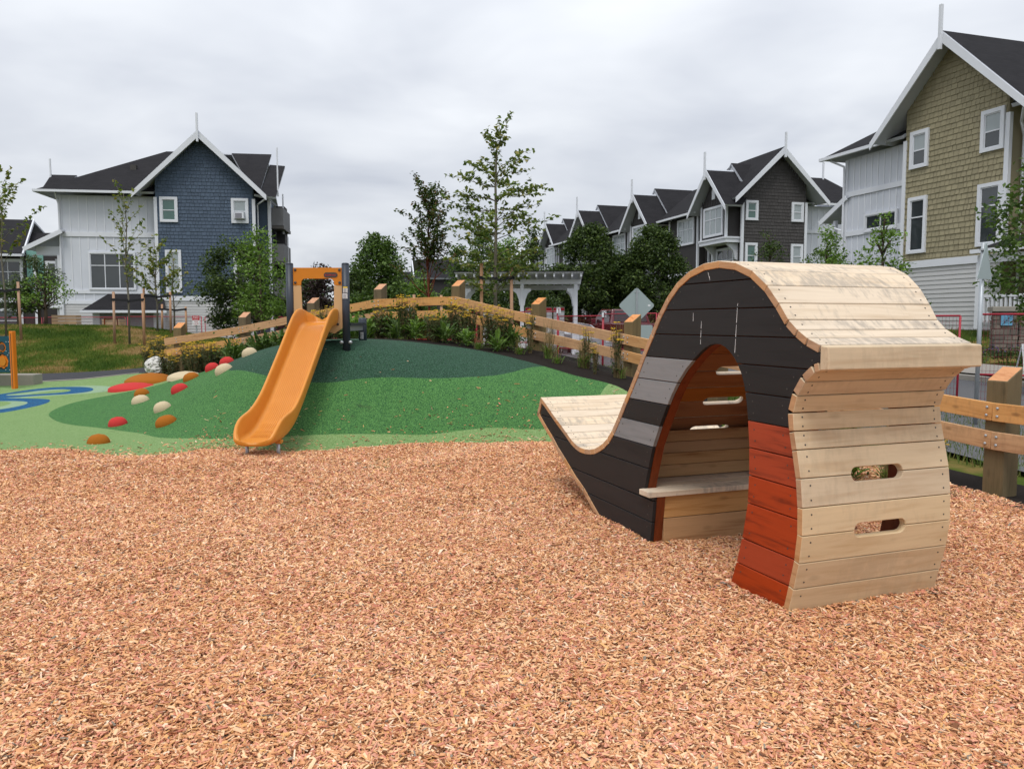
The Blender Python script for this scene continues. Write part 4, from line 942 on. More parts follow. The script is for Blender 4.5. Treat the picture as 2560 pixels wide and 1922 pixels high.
def leafy(h, w, seed, mat='leaf_light'):
    global NR; NR = np.random.default_rng(seed); R.seed(seed); mb = MB(); P = []
    for i in range(34):
        a = R.uniform(0, 6.283); el = R.uniform(.25, 1.4); ln = h*R.uniform(.5, 1.0); r0 = w*.35*R.random(); z0 = h*R.random()*.55
        d = Vector((math.cos(a)*math.cos(el), math.sin(a)*math.cos(el), math.sin(el))); s = Vector((-math.sin(a), math.cos(a), 0))*.032*R.uniform(.6, 1.3)
        p = Vector((math.cos(a)*r0, math.sin(a)*r0, z0)); dr = Vector((0, 0, -ln*.25))
        q = [p, p+d*ln*.35, p+d*ln*.7+dr*.3, p+d*ln*.95+dr]; ws = [.2, 1, .8, .05]
        for k in range(3): mb.quad([q[k]-s*ws[k], q[k]+s*ws[k], q[k+1]+s*ws[k+1], q[k+1]-s*ws[k+1]])
    for i in range(110): P.append((R.gauss(0, w*.5), R.gauss(0, w*.5), abs(R.gauss(h*.45, h*.28))))
    return [('broad_leaves', addvar(mb.mesh('broad_leaves', M[mat]))), ('foliage', leaf_mesh('foliage', np.array(P), .06, M['leaf_mid'], .4, .5))]
def grassclump(h, seed, straw=.6):
    R.seed(seed); a = blades(46, h*.55, h*.55, .012, .8, .03).mesh('green_blades', M['leaf_light']); b = blades(int(70*straw), h, .12, .006, .3, .035).mesh('dry_stalks', M['straw']); return [('green_blades', addvar(a)), ('dry_stalks', addvar(b))]
LIB = {'yarrow': [yarrow(.62, .22, 52, s) for s in (1, 2, 3)], 'yarrow_tall': [yarrow(.66, .10, 34, s, brown=1) for s in (4, 5)], 'leafy': [leafy(.42, .24, s) for s in (6, 7, 8)], 'leafy_dark': [leafy(.48, .26, s, 'leaf_mid') for s in (9, 10)], 'grass': [grassclump(.34, s, .3) for s in (12, 13)], 'straw': [grassclump(.62, s, 1.0) for s in (14, 15)]}
INFO = {'yarrow': ('flowering_plant', 'flowering plant', 'yellow-flowered yarrow clump in the bed along the timber fence', 'yarrow clumps along the fence'),
        'yarrow_tall': ('flowering_plant', 'flowering plant', 'narrow upright yarrow clump with yellow heads reaching the fence rails', 'upright yarrow clumps at the fence'),
        'leafy': ('perennial_plant', 'plant', 'light green broad-leaved perennial in the black planting bed', 'light leafy perennials in the bed'),
        'leafy_dark': ('perennial_plant', 'plant', 'bushy mid green perennial in the planting bed by the fence', 'mid green perennials in the bed'),
        'grass': ('grass_clump', 'ornamental grass', 'small low green grass tuft on the black mulch', 'low grass tufts on the mulch'),
        'straw': ('grass_clump', 'ornamental grass', 'tall ornamental grass clump with straw-coloured stalks', 'straw-stalked grass clumps')}
def put_plant(kind, x, y, s=1.0, z=None):
    nm, cat, lb, gp = INFO[kind]; v = LIB[kind][R2.randrange(len(LIB[kind]))]
    t = thing(nm, lb, cat, (x, y, (H(x, y) if z is None else z)-.015), R2.uniform(0, 6.28), gp); t.scale = (s, s, s*R2.uniform(.9, 1.1))
    for pn, me in v: part(pn, me, t)
R2 = random.Random(5)
def fence_pt(t):     # position along the fence by post number, with offset toward the playground
    i = min(int(t), len(FP)-2); f = t-i; a, b = Vector(FP[i][:2]), Vector(FP[i+1][:2]); p = a.lerp(b, f); d = (b-a).normalized(); n = Vector((d.y, -d.x)); n = -n if n.y > 0 else n; return p, n
for t, off, kind, s in [(t0+R2.uniform(-.07, .07), o0, k0, s0) for t0, o0, k0, s0 in
    [(.2, .9, 'yarrow', .85), (.4, .6, 'yarrow', .9), (.6, 1.0, 'yarrow', .9), (.8, .7, 'yarrow', .9), (1.0, 1.2, 'yarrow', .95), (1.1, .6, 'yarrow', .85), (1.3, 1.4, 'yarrow', .85), (1.35, .8, 'leafy_dark', 1.2), (1.55, 1.5, 'leafy_dark', 1.1), (1.6, .8, 'leafy_dark', 1.2), (1.8, 1.3, 'leafy_dark', 1.1), (1.85, .6, 'leafy', 1.1), (2.05, 1.2, 'leafy_dark', 1.1), (2.15, .6, 'yarrow', .8), (2.35, .9, 'yarrow', .9), (2.4, 1.5, 'leafy_dark', .9), (2.6, .7, 'yarrow', .9), (2.65, 1.3, 'leafy', 1.0), (2.8, 1.0, 'yarrow', .95),
     (.5, 1.45, 'yarrow', .75), (.85, 1.55, 'yarrow', .75),
     (2.98, .9, 'yarrow', 1.0), (3.1, .6, 'leafy_dark', 1.1), (3.2, 1.1, 'leafy', 1.15), (3.32, .7, 'yarrow', .95), (3.42, 1.2, 'leafy', 1.1), (3.5, .55, 'leafy_dark', 1.2), (3.62, 1.0, 'leafy_dark', 1.1), (3.7, .5, 'leafy', 1.3), (3.8, .95, 'yarrow', 1.05), (3.9, .5, 'leafy_dark', 1.1), (4.02, 1.1, 'leafy', 1.0), (4.12, .6, 'leafy_dark', 1.1), (4.22, 1.0, 'yarrow', .85), (4.3, .5, 'yarrow', 1.0), (4.4, 1.0, 'leafy_dark', .9), (4.52, .6, 'yarrow', .95), (4.62, 1.0, 'leafy', .85), (4.72, .55, 'yarrow', .95), (4.8, 1.1, 'grass', 1.0), (4.86, .6, 'yarrow', .9), (5.0, .5, 'leafy_dark', .9), (5.08, .95, 'leafy', .8),
     (5.22, .45, 'yarrow_tall', .9), (5.25, .75, 'grass', 1.1), (5.45, .45, 'straw', 1.05), (5.62, .7, 'grass', 1.0), (5.78, .45, 'yarrow_tall', .95), (5.84, .5, 'straw', .9), (6.12, .75, 'yarrow_tall', .6), (6.3, .55, 'yarrow_tall', 1.0), (6.32, .5, 'straw', .85), (6.7, .6, 'straw', .9), (7.1, .7, 'yarrow_tall', .8), (7.6, .6, 'leafy', .9), (8.1, .6, 'yarrow_tall', .8), (8.5, .6, 'leafy', .8), (8.75, .5, 'straw', .9)]]:
    p, n = fence_pt(max(t, 0)); q = p+n*off
    if t < 0: q.x -= .3
    put_plant(kind, q.x, q.y, s)
for t, off, kind, s in [(.2, -.7, 'leafy', .9), (1.2, -.8, 'leafy', 1), (3.6, -.6, 'leafy_dark', 1), (4.5, -.6, 'leafy_dark', 1), (5.3, -.7, 'leafy_dark', .9), (6.0, -.6, 'leafy', .8), (6.6, -.7, 'leafy_dark', .8), (8.4, -.5, 'straw', 1.0), (8.8, -.7, 'straw', .9), (8.6, -.3, 'yarrow', .6)]:
    p, n = fence_pt(t); q = p+n*off; put_plant(kind, q.x, q.y, s)
for x, y, k, s in ((-9.0, 19.6, 'yarrow', 1.0), (-8.55, 19.2, 'yarrow', 1.1), (-8.2, 18.4, 'grass', 1.1), (-7.9, 19.2, 'yarrow', 1.0), (-7.4, 18.6, 'yarrow', 1.0), (-7.9, 17.6, 'yarrow', .8)): put_plant(k, x, y, s)
# white pitted rock
def rock():
    bm = bmesh.new(); bmesh.ops.create_icosphere(bm, subdivisions=4, radius=.27); from mathutils import noise as mn
    for v in bm.verts:
        p = v.co*6; d = mn.noise(p)*.035+mn.noise(v.co*2.2)*.07; c = mn.cell(v.co*13)
        pit = mn.noise(v.co*17); v.co *= 1+d*2-(.12 if pit > .22 else 0); v.co.z *= .85; v.co.x *= 1.15
    me = bpy.data.meshes.new('white_rock'); bm.to_mesh(me); bm.free(); m, nt, b = newmat('white_weathered_rock', .9, .1); v = coords(nt)
    L(nt, ramp(nt, noise(nt, v, 14, 4, .6), [(.36, srgb(110, 108, 100, .7)), (.47, srgb(214, 212, 206, .85))]), b.inputs['Base Color']); bump(nt, b, noise(nt, v, 25, 3), .8, .02); me.materials.append(m)
    o = bpy.data.objects.new('white_rock', me); link(o); x, y = -7.62, 17.05; o.location = (x, y, H(x, y)+.14); tag(o, 'white pitted boulder in the black mulch left of the mound', 'rock')
rock()
# ------------------------------------------------------------------ red temporary fence panels
def panel_mesh(w, h=1.75):
    fr = MB(); r = .019
    for x in (0, w): fr.tube([(x, 0, 0), (x, 0, h)], r, 8)
    for z in (.12, h*.5-.12, h): fr.tube([(0, 0, z), (w, 0, z)], r*.9, 8)
    wi = MB(); n = int(w/.055)
    for k in range(1, n): x = w*k/n; wi.bar((x, 0, .12), (x, 0, h), .004, .004, (0, 1, 0))
    for k in range(1, 14): z = .12+(h-.12)*k/14; wi.bar((0, .004, z), (w, .004, z), .004, .004)
    ft = MB()
    for x in (.0, w): ft.box(x-.03, x+.03, -.35, .35, -.0, .03)
    return fr.mesh('frame', M['redmetal'], True), wi.mesh('wire_mesh', M['wire']), ft.mesh('feet', M['screw'])
PM = {}
def red_panel(a, b, z, label, tilt=0):
    a, b = Vector(a), Vector(b); w = round((b-a).length, 2); d = (b-a).normalized()
    if w not in PM: PM[w] = panel_mesh(w)
    t = thing('temporary_fence_panel', label, 'fence panel', (a.x, a.y, z), math.atan2(d.y, d.x), 'red temporary fence panels'); t.rotation_euler.x = tilt
    fr = part('frame', PM[w][0], t); wm = part('wire_mesh', PM[w][1], t); wm['kind'] = 'stuff'; part('foot_plates', PM[w][2], t)
    return t
def P2(px, D): return ((px-1280)/1980*D, D)
red_panel(P2(-40, 36), P2(108, 36.2), -.05, 'red mesh fence panel at the far left edge behind the grass bank')
red_panel(P2(114, 36.2), P2(316, 36.3), -.03, 'red mesh fence panel behind the pale timber crates')
red_panel(P2(322, 36.3), P2(506, 36.4), -.0, 'red mesh fence panel with the no parking sign in front of it')
red_panel(P2(515, 36.4), P2(720, 36.2), -.02, 'red mesh fence panel in front of the blue house, left of the slide')
red_panel(P2(724, 36.2), P2(900, 36), .0, 'red mesh fence panel behind the slide tower')
red_panel(P2(1010, 30), P2(1188, 28.5), .1, 'red mesh fence panel in front of the shelter, its left half')
red_panel(P2(1192, 27.4), P2(1393, 25), .08, 'red mesh fence panel in front of the mailboxes')
red_panel(P2(1396, 25), P2(1506, 23), -.07, 'short-looking red fence panel between two leaning posts by the truck', 0)
red_panel(P2(1508, 23), P2(1640, 21), -.02, 'red mesh fence panel behind the diamond sign')
red_panel(P2(1645, 20.9), P2(1770, 19.5), -.02, 'red mesh fence panel mostly hidden behind the play house')
red_panel(P2(2190, 14.5), P2(2397, 14.0), -.14, 'red mesh fence panel just right of the play house roof')
red_panel(P2(2447, 13.2), P2(2740, 12.4), -.12, 'red mesh fence panel in front of the stone pillar', .06)
for k, (px, D, z) in enumerate(((1393, 25, 1.80), (1506, 23, 1.66))):
    x, y = P2(px, D); o = MB().box(-.03, .03, -.05, -.02, -.02, .14).box(.06, .10, -.05, -.02, -.02, .14).box(-.03, .10, -.05, -.02, .12, .16).build('fence_clamp', M['white']); o.location = (x, y, z)
    tag(o, ('white clamp on the red fence post in front of the mailboxes', 'white clamp on the red fence post beside the red truck')[k], 'clamp', 'white fence clamps')
# ------------------------------------------------------------------ play panel at the left, concrete block
px0, D0 = 33, 16.1; x0, y0 = P2(px0, D0); pz = H(x0, y0)
PP = thing('play_panel', 'teal activity panel with round openings between orange posts at the left edge', 'play panel', (x0, y0, pz), rad(-14))
for x in (0, -1.25):
    p = MB().box(x-.045, x+.045, -.045, .045, -.1, 1.17).build('post', M['opost'], PP, bevel=.008)
    MB().box(x-.006, x+.006, -.049, -.046, .02, 1.12).build('post_groove', M['screw'], p)
def disc_hole_panel():
    mb = MB(); out = [(-1.2, .33), (-.05, .33), (-.05, 1.0), (-.12, 1.07), (-1.13, 1.07), (-1.2, 1.0)]
    holes = [(-.30, .84, .12), (-.30, .55, .17), (-.85, .70, .22)]
    bm = bmesh.new(); es = []
    def ring(pts): vs = [bm.verts.new((x, 0, z)) for x, z in pts]; return [bm.edges.new((vs[i], vs[(i+1) % len(vs)])) for i in range(len(vs))]
    es += ring(out)
    for cx, cz, r in holes: es += ring([(cx+r*math.cos(a*.3142), cz+r*math.sin(a*.3142)) for a in range(20)])
    bmesh.ops.triangle_fill(bm, use_beauty=True, edges=es); bmesh.ops.recalc_face_normals(bm, faces=bm.faces)
    r = bmesh.ops.extrude_face_region(bm, geom=bm.faces[:]); bmesh.ops.translate(bm, verts=[g for g in r['geom'] if isinstance(g, bmesh.types.BMVert)], vec=(0, .025, 0)); bmesh.ops.recalc_face_normals(bm, faces=bm.faces)
    me = bpy.data.meshes.new('panel_board'); bm.to_mesh(me); bm.free(); me.materials.append(M['teal']); part('panel_board', me, PP)
    for cx, cz, r in holes:
        g = MB(); pts = []
        for k in range(32): rr_ = r*(.86 if k % 4 < 2 else .74); a = k/32*6.283; pts.append((cx+rr_*math.cos(a), cz+rr_*math.sin(a)))
        g.prism(pts, .03, .045); w = g.build('gear_wheel', M['opost'], PP); MB().prism([(cx+r*.55*math.cos(a*.52), cz+r*.55*math.sin(a*.52)) for a in range(12)], .012, .03).build('gear_hub', M['opanel'] if r > .15 else M['screw'], w)
        MB().prism([(cx+r*1.02*math.cos(a*.3142), cz+r*1.02*math.sin(a*.3142)) for a in range(20)], .047, .052).build('clear_backing', M['glass'], PP)
    b = MB()
    for x, z in ((-.10, .95), (-.16, .95), (-.10, .72), (-.17, .76), (-.13, .68), (-.10, .38), (-.2, .38), (-.45, .98), (-.55, .38), (-.5, .7), (-1.1, .95), (-1.1, .4)): b.tube([(x, 0, z), (x, -.008, z)], .011, 8)
    q = b.build('panel_bolts', M['steel'], PP, True); q['kind'] = 'stuff'
disc_hole_panel()
o = MB().box(-3.4, 0, -.2, .2, -.3, .2).build('concrete_block', M['concrete'], bevel=.02); x, y = P2(92, 17.0); o.location = (x, y, H(x, y)+.02); o.rotation_euler.z = rad(4)
tag(o, 'long low concrete block behind the teal play panel', 'concrete block')
# ------------------------------------------------------------------ timber crates, no-parking sign
def crate(px, D, w, h, dp, label, rz, z, frame=False):
    x, y = P2(px, D); t = thing('timber_crate', label, 'crate', (x, y, z), rz, 'pale timber crates on the grass bank'); n = 4; bh = h/n
    for k in range(n):
        for yy in (0, dp): MB().box(-w/2, w/2, yy-.015, yy+.015, k*bh+.008, (k+1)*bh-.008).build('board', M['crate'], t)
        for xx in (-w/2, w/2): MB().box(xx-.015, xx+.015, .017, dp-.017, k*bh+.008, (k+1)*bh-.008).build('board', M['crate'], t)
    if frame:
        for xx in (-w*.34, w*.4): MB().box(xx-.02, xx+.02, -.04, -.018, 0, h+.02).build('strut', M['rust'], t)
        MB().box(-w*.36, w*.42, -.045, -.018, h-.005, h+.03).build('strut', M['rust'], t)
crate(164, 29, .85, .46, .4, 'pale slatted timber crate on the crest of the grass bank', rad(6), 1.30)
crate(280, 31, .68, .42, .5, 'pale slatted crate with brown struts behind the left staked tree', rad(0), 1.2, True)
x, y = P2(493, 35.6); NS = thing('parking_sign', 'small red and white no parking fire lane sign on a grey post', 'sign', (x, y, 0))
MB().box(-.03, .03, .0, .03, -.1, 1.75).build('sign_post', M['steel'], NS)
sp_ = MB().box(-.165, .165, -.022, -.004, 1.34, 1.79).build('sign_plate', M['paper'], NS, bevel=.008); MB().box(-.16, .16, -.0245, -.0225, 1.58, 1.785).build('red_field', M['redlabel'], sp_)
text('NO', .15, M['paper'], sp_, (0, -.0255, 1.705)); text('PARKING', .052, M['paper'], sp_, (0, -.0255, 1.61)); text('FIRE', .095, M['redlabel'], sp_, (0, -.0235, 1.515)); text('LANE', .095, M['redlabel'], sp_, (0, -.0235, 1.425)); text('\u2194', .06, M['redlabel'], sp_, (0, -.0235, 1.365))
# ------------------------------------------------------------------ road signs seen from behind
x, y = P2(1590, 19); z = H(x, y); DS = thing('road_sign', 'back of a diamond road sign with a smaller plate below it', 'road sign', (x, y, z))
MB().box(-.02, .02, -.03, -.005, -.1, 2.3-z).tube([(.0, -.03, -.1), (.0, -.03, 2.3-z)], .012, 6).build('sign_post', M['steel'], DS)
def rounded_poly(pts, r, n=4):
    out = []
    for i in range(len(pts)):
        p = Vector(pts[i]); a = (Vector(pts[i-1])-p).normalized(); b = (Vector(pts[(i+1) % len(pts)])-p).normalized()
        for k in range(n+1): f = k/n; q = (p+a*r).lerp(p+b*r, f); c = p.lerp(q, .62+.38*abs(2*f-1)); out.append((c.x, c.y))
    return out
h_ = .437; cz = 1.895-z
MB().prism(rounded_poly([(0, cz-h_), (h_, cz), (0, cz+h_), (-h_, cz)], .05), .0, .006).build('diamond_plate', M['signback'], DS)
MB().prism(rounded_poly([(.012, 1.075-z), (.39, 1.075-z), (.39, 1.43-z), (.012, 1.43-z)], .03), .0, .006).build('lower_plate', M['signback'], DS)
for zz in (cz+.32, cz-.30, 1.38-z, 1.12-z): MB().box(-.06, .06, -.012, -.001, zz-.012, zz+.012).build('sign_bracket', M['steel'], DS)
MB().box(.27, .33, -.002, -.0005, cz-.02, cz+.02).build('sticker', M['paper'], DS)
x, y = P2(2446, 12.0); z = H(x, y); YS = thing('road_sign', 'grey sign pole with a triangular plate seen nearly edge-on, before the olive house', 'road sign', (x, y, z), rad(40))
MB().tube([(0, 0, -.1), (0, 0, 2.68-z)], .031, 12).build('sign_post', M['steel'], YS, True)
MB().prism(rounded_poly([(-.30, 2.14-z), (.27, 2.14-z), (.0, 2.70-z)], .03), -.045, -.039).build('triangle_plate', M['signback'], YS)
for zz in (2.25-z, 2.58-z): MB().box(-.05, .05, -.038, .035, zz-.012, zz+.012).build('sign_bracket', M['steel'], YS)
# ------------------------------------------------------------------ mailbox shelter
SD = 28; sx, sy = P2(1298, SD); sz = .35
SH = thing('mailbox_shelter', 'white timber shelter with a sloping roof of exposed rafters over the mailboxes', 'shelter', (sx, sy, sz), rad(-3))
W2 = 2.28
for x, yy in ((-2.02, 0), (.10, 0), (1.98, 0), (-2.02, 1.5), (1.98, 1.5)):
    MB().box(x-.065, x+.065, yy-.065, yy+.065, 0, 2.47 if yy == 0 else 2.33).build('column', M['white'], SH, bevel=.01)
    MB().box(x-.12, x+.12, yy-.12, yy+.12, 0, .95).build('column_base', M['white'], SH, bevel=.01)
    for sg in ((1, -1) if abs(x) < 1 else ((-1,) if x > 0 else (1,))):
        pts = [(x+sg*.06, 1.75), (x+sg*.09, 1.72), (x+sg*.12, 1.95), (x+sg*.2, 2.15), (x+sg*.31, 2.24), (x+sg*.31, 2.32), (x+sg*.06, 2.32)]
        MB().prism(pts, yy-.05, yy+.05).build('bracket', M['white'], SH)
for yy, zz in ((-.0, 2.47), (1.5, 2.33)): MB().box(-2.15, 2.15, yy-.07, yy+.07, zz, zz+.17).build('beam', M['white'], SH, bevel=.008)
for k in range(15):
    x = -2.14+4.28*k/14; MB().bar((x, -.62, 2.76), (x, 2.1, 2.50), .06, .12).build('rafter', M['white'], SH)
MB().bar((0, -.66, 2.845), (0, 2.15, 2.575), 4.42, .03).build('roof_boarding', M['white'], SH); MB().bar((0, -.70, 2.88), (0, 2.2, 2.60), 4.5, .025).build('roof_covering', M['roof'], SH)
for k, x in enumerate((-1.15, .42, .98, 1.42, 1.86)):
    if k == 4: continue
    wd = .40 if k else .5
    t = thing('mailbox_unit', ('grey communal mailbox seen between the tree stakes, with a red top band', 'grey communal mailbox behind the fence post, with a red top band', 'middle grey communal mailbox with a red and black top band', 'right-hand grey communal mailbox with a red top band')[k], 'mailbox', (sx+x, sy+.4, sz), rad(-3), 'communal mailboxes under the shelter')
    MB().box(-wd/2, wd/2, 0, .4, .25, 1.68).build('cabinet', M['mailbox'], t, bevel=.01); MB().box(-.08, .08, .1, .3, 0, .25).build('pedestal', M['screw'], t)
    MB().box(-wd/2+.01, wd/2-.01, -.006, -.001, 1.56, 1.66).build('label_band', M['redlabel'], t)
    for c in range(2):
        for r in range(8): MB().box(-wd/2+.02+c*wd*.48, -wd/2+.02+(c+1)*wd*.48-.02, -.012, -.002, .32+r*.15, .32+(r+1)*.15-.018).build('door', M['paper'], t)
# ------------------------------------------------------------------ pickup truck and car
def wheel(par, x, y, r=.39, w=.26):
    t = MB().tube([(x-w/2, y, r), (x+w/2, y, r)], r, 22).build('wheel', M['tyre'], par, bevel=.03); MB().tube([(x-w/2-.012, y, r), (x+w/2+.012, y, r)], r*.62, 14).build('rim', M['rim'], t)
x, y = P2(1556, 36); TR = thing('pickup_truck', 'dark red crew-cab pickup truck parked beyond the fence, seen from behind', 'truck', (x, y, .16), rad(14))
body = [(-2.95, .62), (-2.95, 1.02), (-2.9, 1.28), (-.9, 1.30), (2.9, 1.24), (2.98, .95), (2.95, .55), (2.25, .5), (2.2, .75), (2.0, .95), (1.7, .95), (1.5, .75), (1.45, .5), (-1.4, .5), (-1.45, .75), (-1.65, .95), (-1.95, .95), (-2.15, .75), (-2.2, .5)]
# drawn with its length along local y (tail at negative y, towards the viewer)
mb = MB(); n = len(body)
for xs in (-1.0, -.97, .97, 1.0):
    for a, b in body: mb.v.append((xs, a*(1 if abs(xs) < .98 else .995), b if abs(xs) < .98 or b < 1.1 else b-.03))
for j in range(3):
    for i in range(n): k = (i+1) % n; mb.f.append((j*n+i, j*n+k, (j+1)*n+k, (j+1)*n+i)); mb.m.append(0)
mb.f.append(tuple(range(n))); mb.f.append(tuple(range(3*n, 4*n))[::-1]); mb.m += [0, 0]
mb.build('body', M['truck'], TR, bevel=.02)
cb = MB().hexa([(-.95, -.95, 1.25), (.95, -.95, 1.25), (.95, 1.55, 1.25), (-.95, 1.55, 1.25), (-.80, -.72, 1.90), (.80, -.72, 1.90), (.80, .70, 1.93), (-.80, .70, 1.93)]).build('cab', M['truck'], TR, bevel=.05)
MB().quad([(-.78, -.925, 1.36), (.78, -.925, 1.36), (.70, -.765, 1.83), (-.70, -.765, 1.83)]).build('rear_window', M['carglass'], cb).location = (0, -.012, 0)
for sg in (-1, 1):
    for y0_, y1_ in ((-.75, -.02), (.06, .95)):
        q = .35 if y1_ > .5 else 0
        MB().quad([(sg*.952, y0_, 1.34), (sg*.952, y1_, 1.34), (sg*.845, y1_-q, 1.82), (sg*.845, y0_+.08, 1.82)]).build('side_window', M['carglass'], cb)
    tl = MB().box(sg*.84-.11, sg*.84+.11, -2.985, -2.955, .80, 1.22).build('tail_lamp', M['lamp'], TR, bevel=.01)
    MB().box(sg*1.08-.1, sg*1.08+.1, .85, 1.0, 1.3, 1.5).build('door_mirror', M['truck'], TR, bevel=.02)
    wheel(TR, sg*.88, -1.8); wheel(TR, sg*.88, 1.85)
MB().box(-.72, .72, -2.975, -2.95, .72, 1.22).build('tailgate', M['truck'], TR, bevel=.015); MB().box(-.98, .98, -3.1, -2.96, .5, .68).build('bumper', M['rim'], TR, bevel=.02); MB().box(-.16, .16, -2.99, -2.975, .8, .92).build('number_plate', M['paper'], TR); MB().box(-.3, .3, -2.99, -2.974, 1.05, 1.13).build('tailgate_handle', M['screw'], TR)
x, y = P2(1424, 33); CR = thing('parked_car', 'silver car glimpsed through the red fence left of the truck', 'car', (x, y, .08), rad(24))
prof = [(-2.1, .45), (-2.12, .78), (-1.95, .92), (-1.2, .98), (-.55, 1.32), (.35, 1.40), (1.05, 1.32), (1.75, 1.0), (2.1, .9), (2.15, .45), (1.65, .35), (1.0, .35), (-.95, .35), (-1.65, .35)]
mb = MB(); n = len(prof)
for xs, f in ((-.86, .97), (-.80, 1), (.80, 1), (.86, .97)):
    for a, b in prof: mb.v.append((xs*(1 if b < 1.1 else .82), a*f, b))
for j in range(3):
    for i in range(n): k = (i+1) % n; mb.f.append((j*n+i, j*n+k, (j+1)*n+k, (j+1)*n+i)); mb.m.append(0)
mb.f.append(tuple(range(n))); mb.f.append(tuple(range(3*n, 4*n))[::-1]); mb.m += [0, 0]
cb = mb.build('body', M['silver'], CR, bevel=.03)
MB().quad([(-.66, -1.17, 1.005), (.66, -1.17, 1.005), (.62, -.6, 1.31), (-.62, -.6, 1.31)]).build('windscreen', M['carglass'], CR).location = (0, 0, .012)
for sg in (-1, 1):
    MB().quad([(sg*.79, -.95, 1.0), (sg*.79, 1.3, 1.0), (sg*.715, .95, 1.28), (sg*.715, -.5, 1.27)]).build('side_window', M['carglass'], CR)
    wheel(CR, sg*.78, -1.3, .32, .2); wheel(CR, sg*.78, 1.32, .32, .2); MB().box(sg*.62-.14, sg*.62+.14, -2.13, -2.09, .62, .76).build('headlight', M['paper'], CR, bevel=.01)
# ------------------------------------------------------------------ stone pillar and low wall at the right
stonem = wood('masonry_stone', srgb(132, 122, 114, .75), srgb(100, 92, 88, .72), 0, knots=0, tone=.35, rough=.9)
def stonework(root, x0, x1, y0, y1, z0, z1, seed):
    rr = random.Random(seed); MB().box(x0+.03, x1-.03, y0+.03, y1-.03, z0, z1).build('mortar_core', M['concrete'], root)
    z = z0
    while z < z1-.04:
        h = min(rr.uniform(.09, .16), z1-z)
        for face in ('f', 's'):
            a, b = (x0, x1) if face == 'f' else (y0, y1); p = a
            while p < b-.03:
                w = min(rr.uniform(.12, .3), b-p); pr = rr.uniform(-.012, .015)
                if b-p-w < .08: w = b-p
                g_ = .006
                if face == 'f': m_ = MB().box(p+g_, p+w-g_, y0-pr, y0+.04, z+g_, z+h-g_)
                else: m_ = MB().box(x0-pr, x0+.04, p+g_, p+w-g_, z+g_, z+h-g_)
                m_.build('stone', stonem, root, bevel=.008); p += w
        z += h
x, y = P2(2483, 21.5); PL = thing('stone_pillar', 'stone gate pillar with a concrete cap and a small blue leaf plaque', 'pillar', (x, y, .62), rad(-20))
stonework(PL, 0, .56, 0, .56, -.1, 1.16, 1); MB().box(-.07, .63, -.07, .63, 1.16, 1.30).build('cap', M['concrete'], PL, bevel=.015)
pq = MB().box(.20, .50, -.035, -.018, 1.0, 1.32).build('leaf_plaque', M['blue'], PL); pq.location = (-.07, 0, -.22)
lf = MB(); lf.bar((.24, -.038, 1.03), (.46, -.038, 1.29), .012, .004, (0, 1, 0))
for k in range(4):
    f = .2+.2*k; cx, cz = .24+.22*f, 1.03+.26*f; lf.bar((cx, -.038, cz), (cx+.09, -.038, cz+.01), .009, .004, (0, 1, 0)); lf.bar((cx, -.038, cz), (cx-.01, -.038, cz+.1), .009, .004, (0, 1, 0))
lf.bar((.205, -.037, 1.005), (.495, -.037, 1.005), .01, .003, (0, 1, 0)); lf.bar((.205, -.037, 1.315), (.495, -.037, 1.315), .01, .003, (0, 1, 0)); lf.bar((.205, -.037, 1.0), (.205, -.037, 1.32), .01, .003, (0, 1, 0)); lf.bar((.495, -.037, 1.0), (.495, -.037, 1.32), .01, .003, (0, 1, 0))
lf.build('leaf_emblem', M['ink'], pq)
x2, y2 = x+.58*math.cos(rad(-20)), y+.58*math.sin(rad(-20))
LW = thing('stone_wall', 'low stone wall with a concrete coping running right from the pillar', 'wall', (x2, y2, .62), rad(-20)); stonework(LW, .02, 2.6, .1, .46, -.1, 1.0, 2); MB().box(.02, 2.65, .05, .52, 1.0, 1.12).build('coping', M['concrete'], LW, bevel=.012)
def hedge(name, label, px, D, w, d, h, leaf, size, n, flower=None, cat='shrub', z=None):
    global NR; NR = np.random.default_rng(int(px)); x, y = P2(px, D); z = H(x, y) if z is None else z; t = thing(name, label, cat, (x, y, z-.03))
    cs = [(R2.uniform(-w/2, w/2), R2.uniform(-d/2, d/2), h*R2.uniform(.35, .8), h*R2.uniform(.3, .45)) for _ in range(int(12*w*d)+6)]
    P = clump_pts(cs, n*1.6); P[:, 2] = np.maximum(P[:, 2], .01); part('foliage', leaf_mesh('foliage', P, size, leaf, .5), t)
    if flower:
        Q = P[P[:, 2] > h*.62]; Q = Q[::2]+[0, 0, .04]; part('flowers', leaf_mesh('flowers', Q, size*.8, flower), t)
    return t
hedge('lavender_shrub', 'purple lavender growing at the foot of the stone pillar', 2485, 19.6, 1.1, .7, .42, M['olivegreen'], .07, 1200, M['lavender'])
hedge('box_shrub', 'low dark green shrub right of the lavender', 2565, 19.4, .9, .7, .42, M['leaf_dark'], .07, 1400)
x, y = P2(2592, 14.5); A = thing('sandwich_board', 'white board sign leaning at the right edge beyond the fence', 'sign', (x, y, .25), rad(25)); MB().hexa([(-.25, 0, .0), (.25, 0, 0), (.25, .02, 0), (-.25, .02, 0), (-.2, .14, .85), (.2, .14, .85), (.2, .16, .85), (-.2, .16, .85)]).build('sign_plate', M['paper'], A); MB().bar((-.22, .3, 0), (-.19, .16, .8), .02, .02).bar((.22, .3, 0), (.19, .16, .8), .02, .02).build('stay', M['steel'], A)
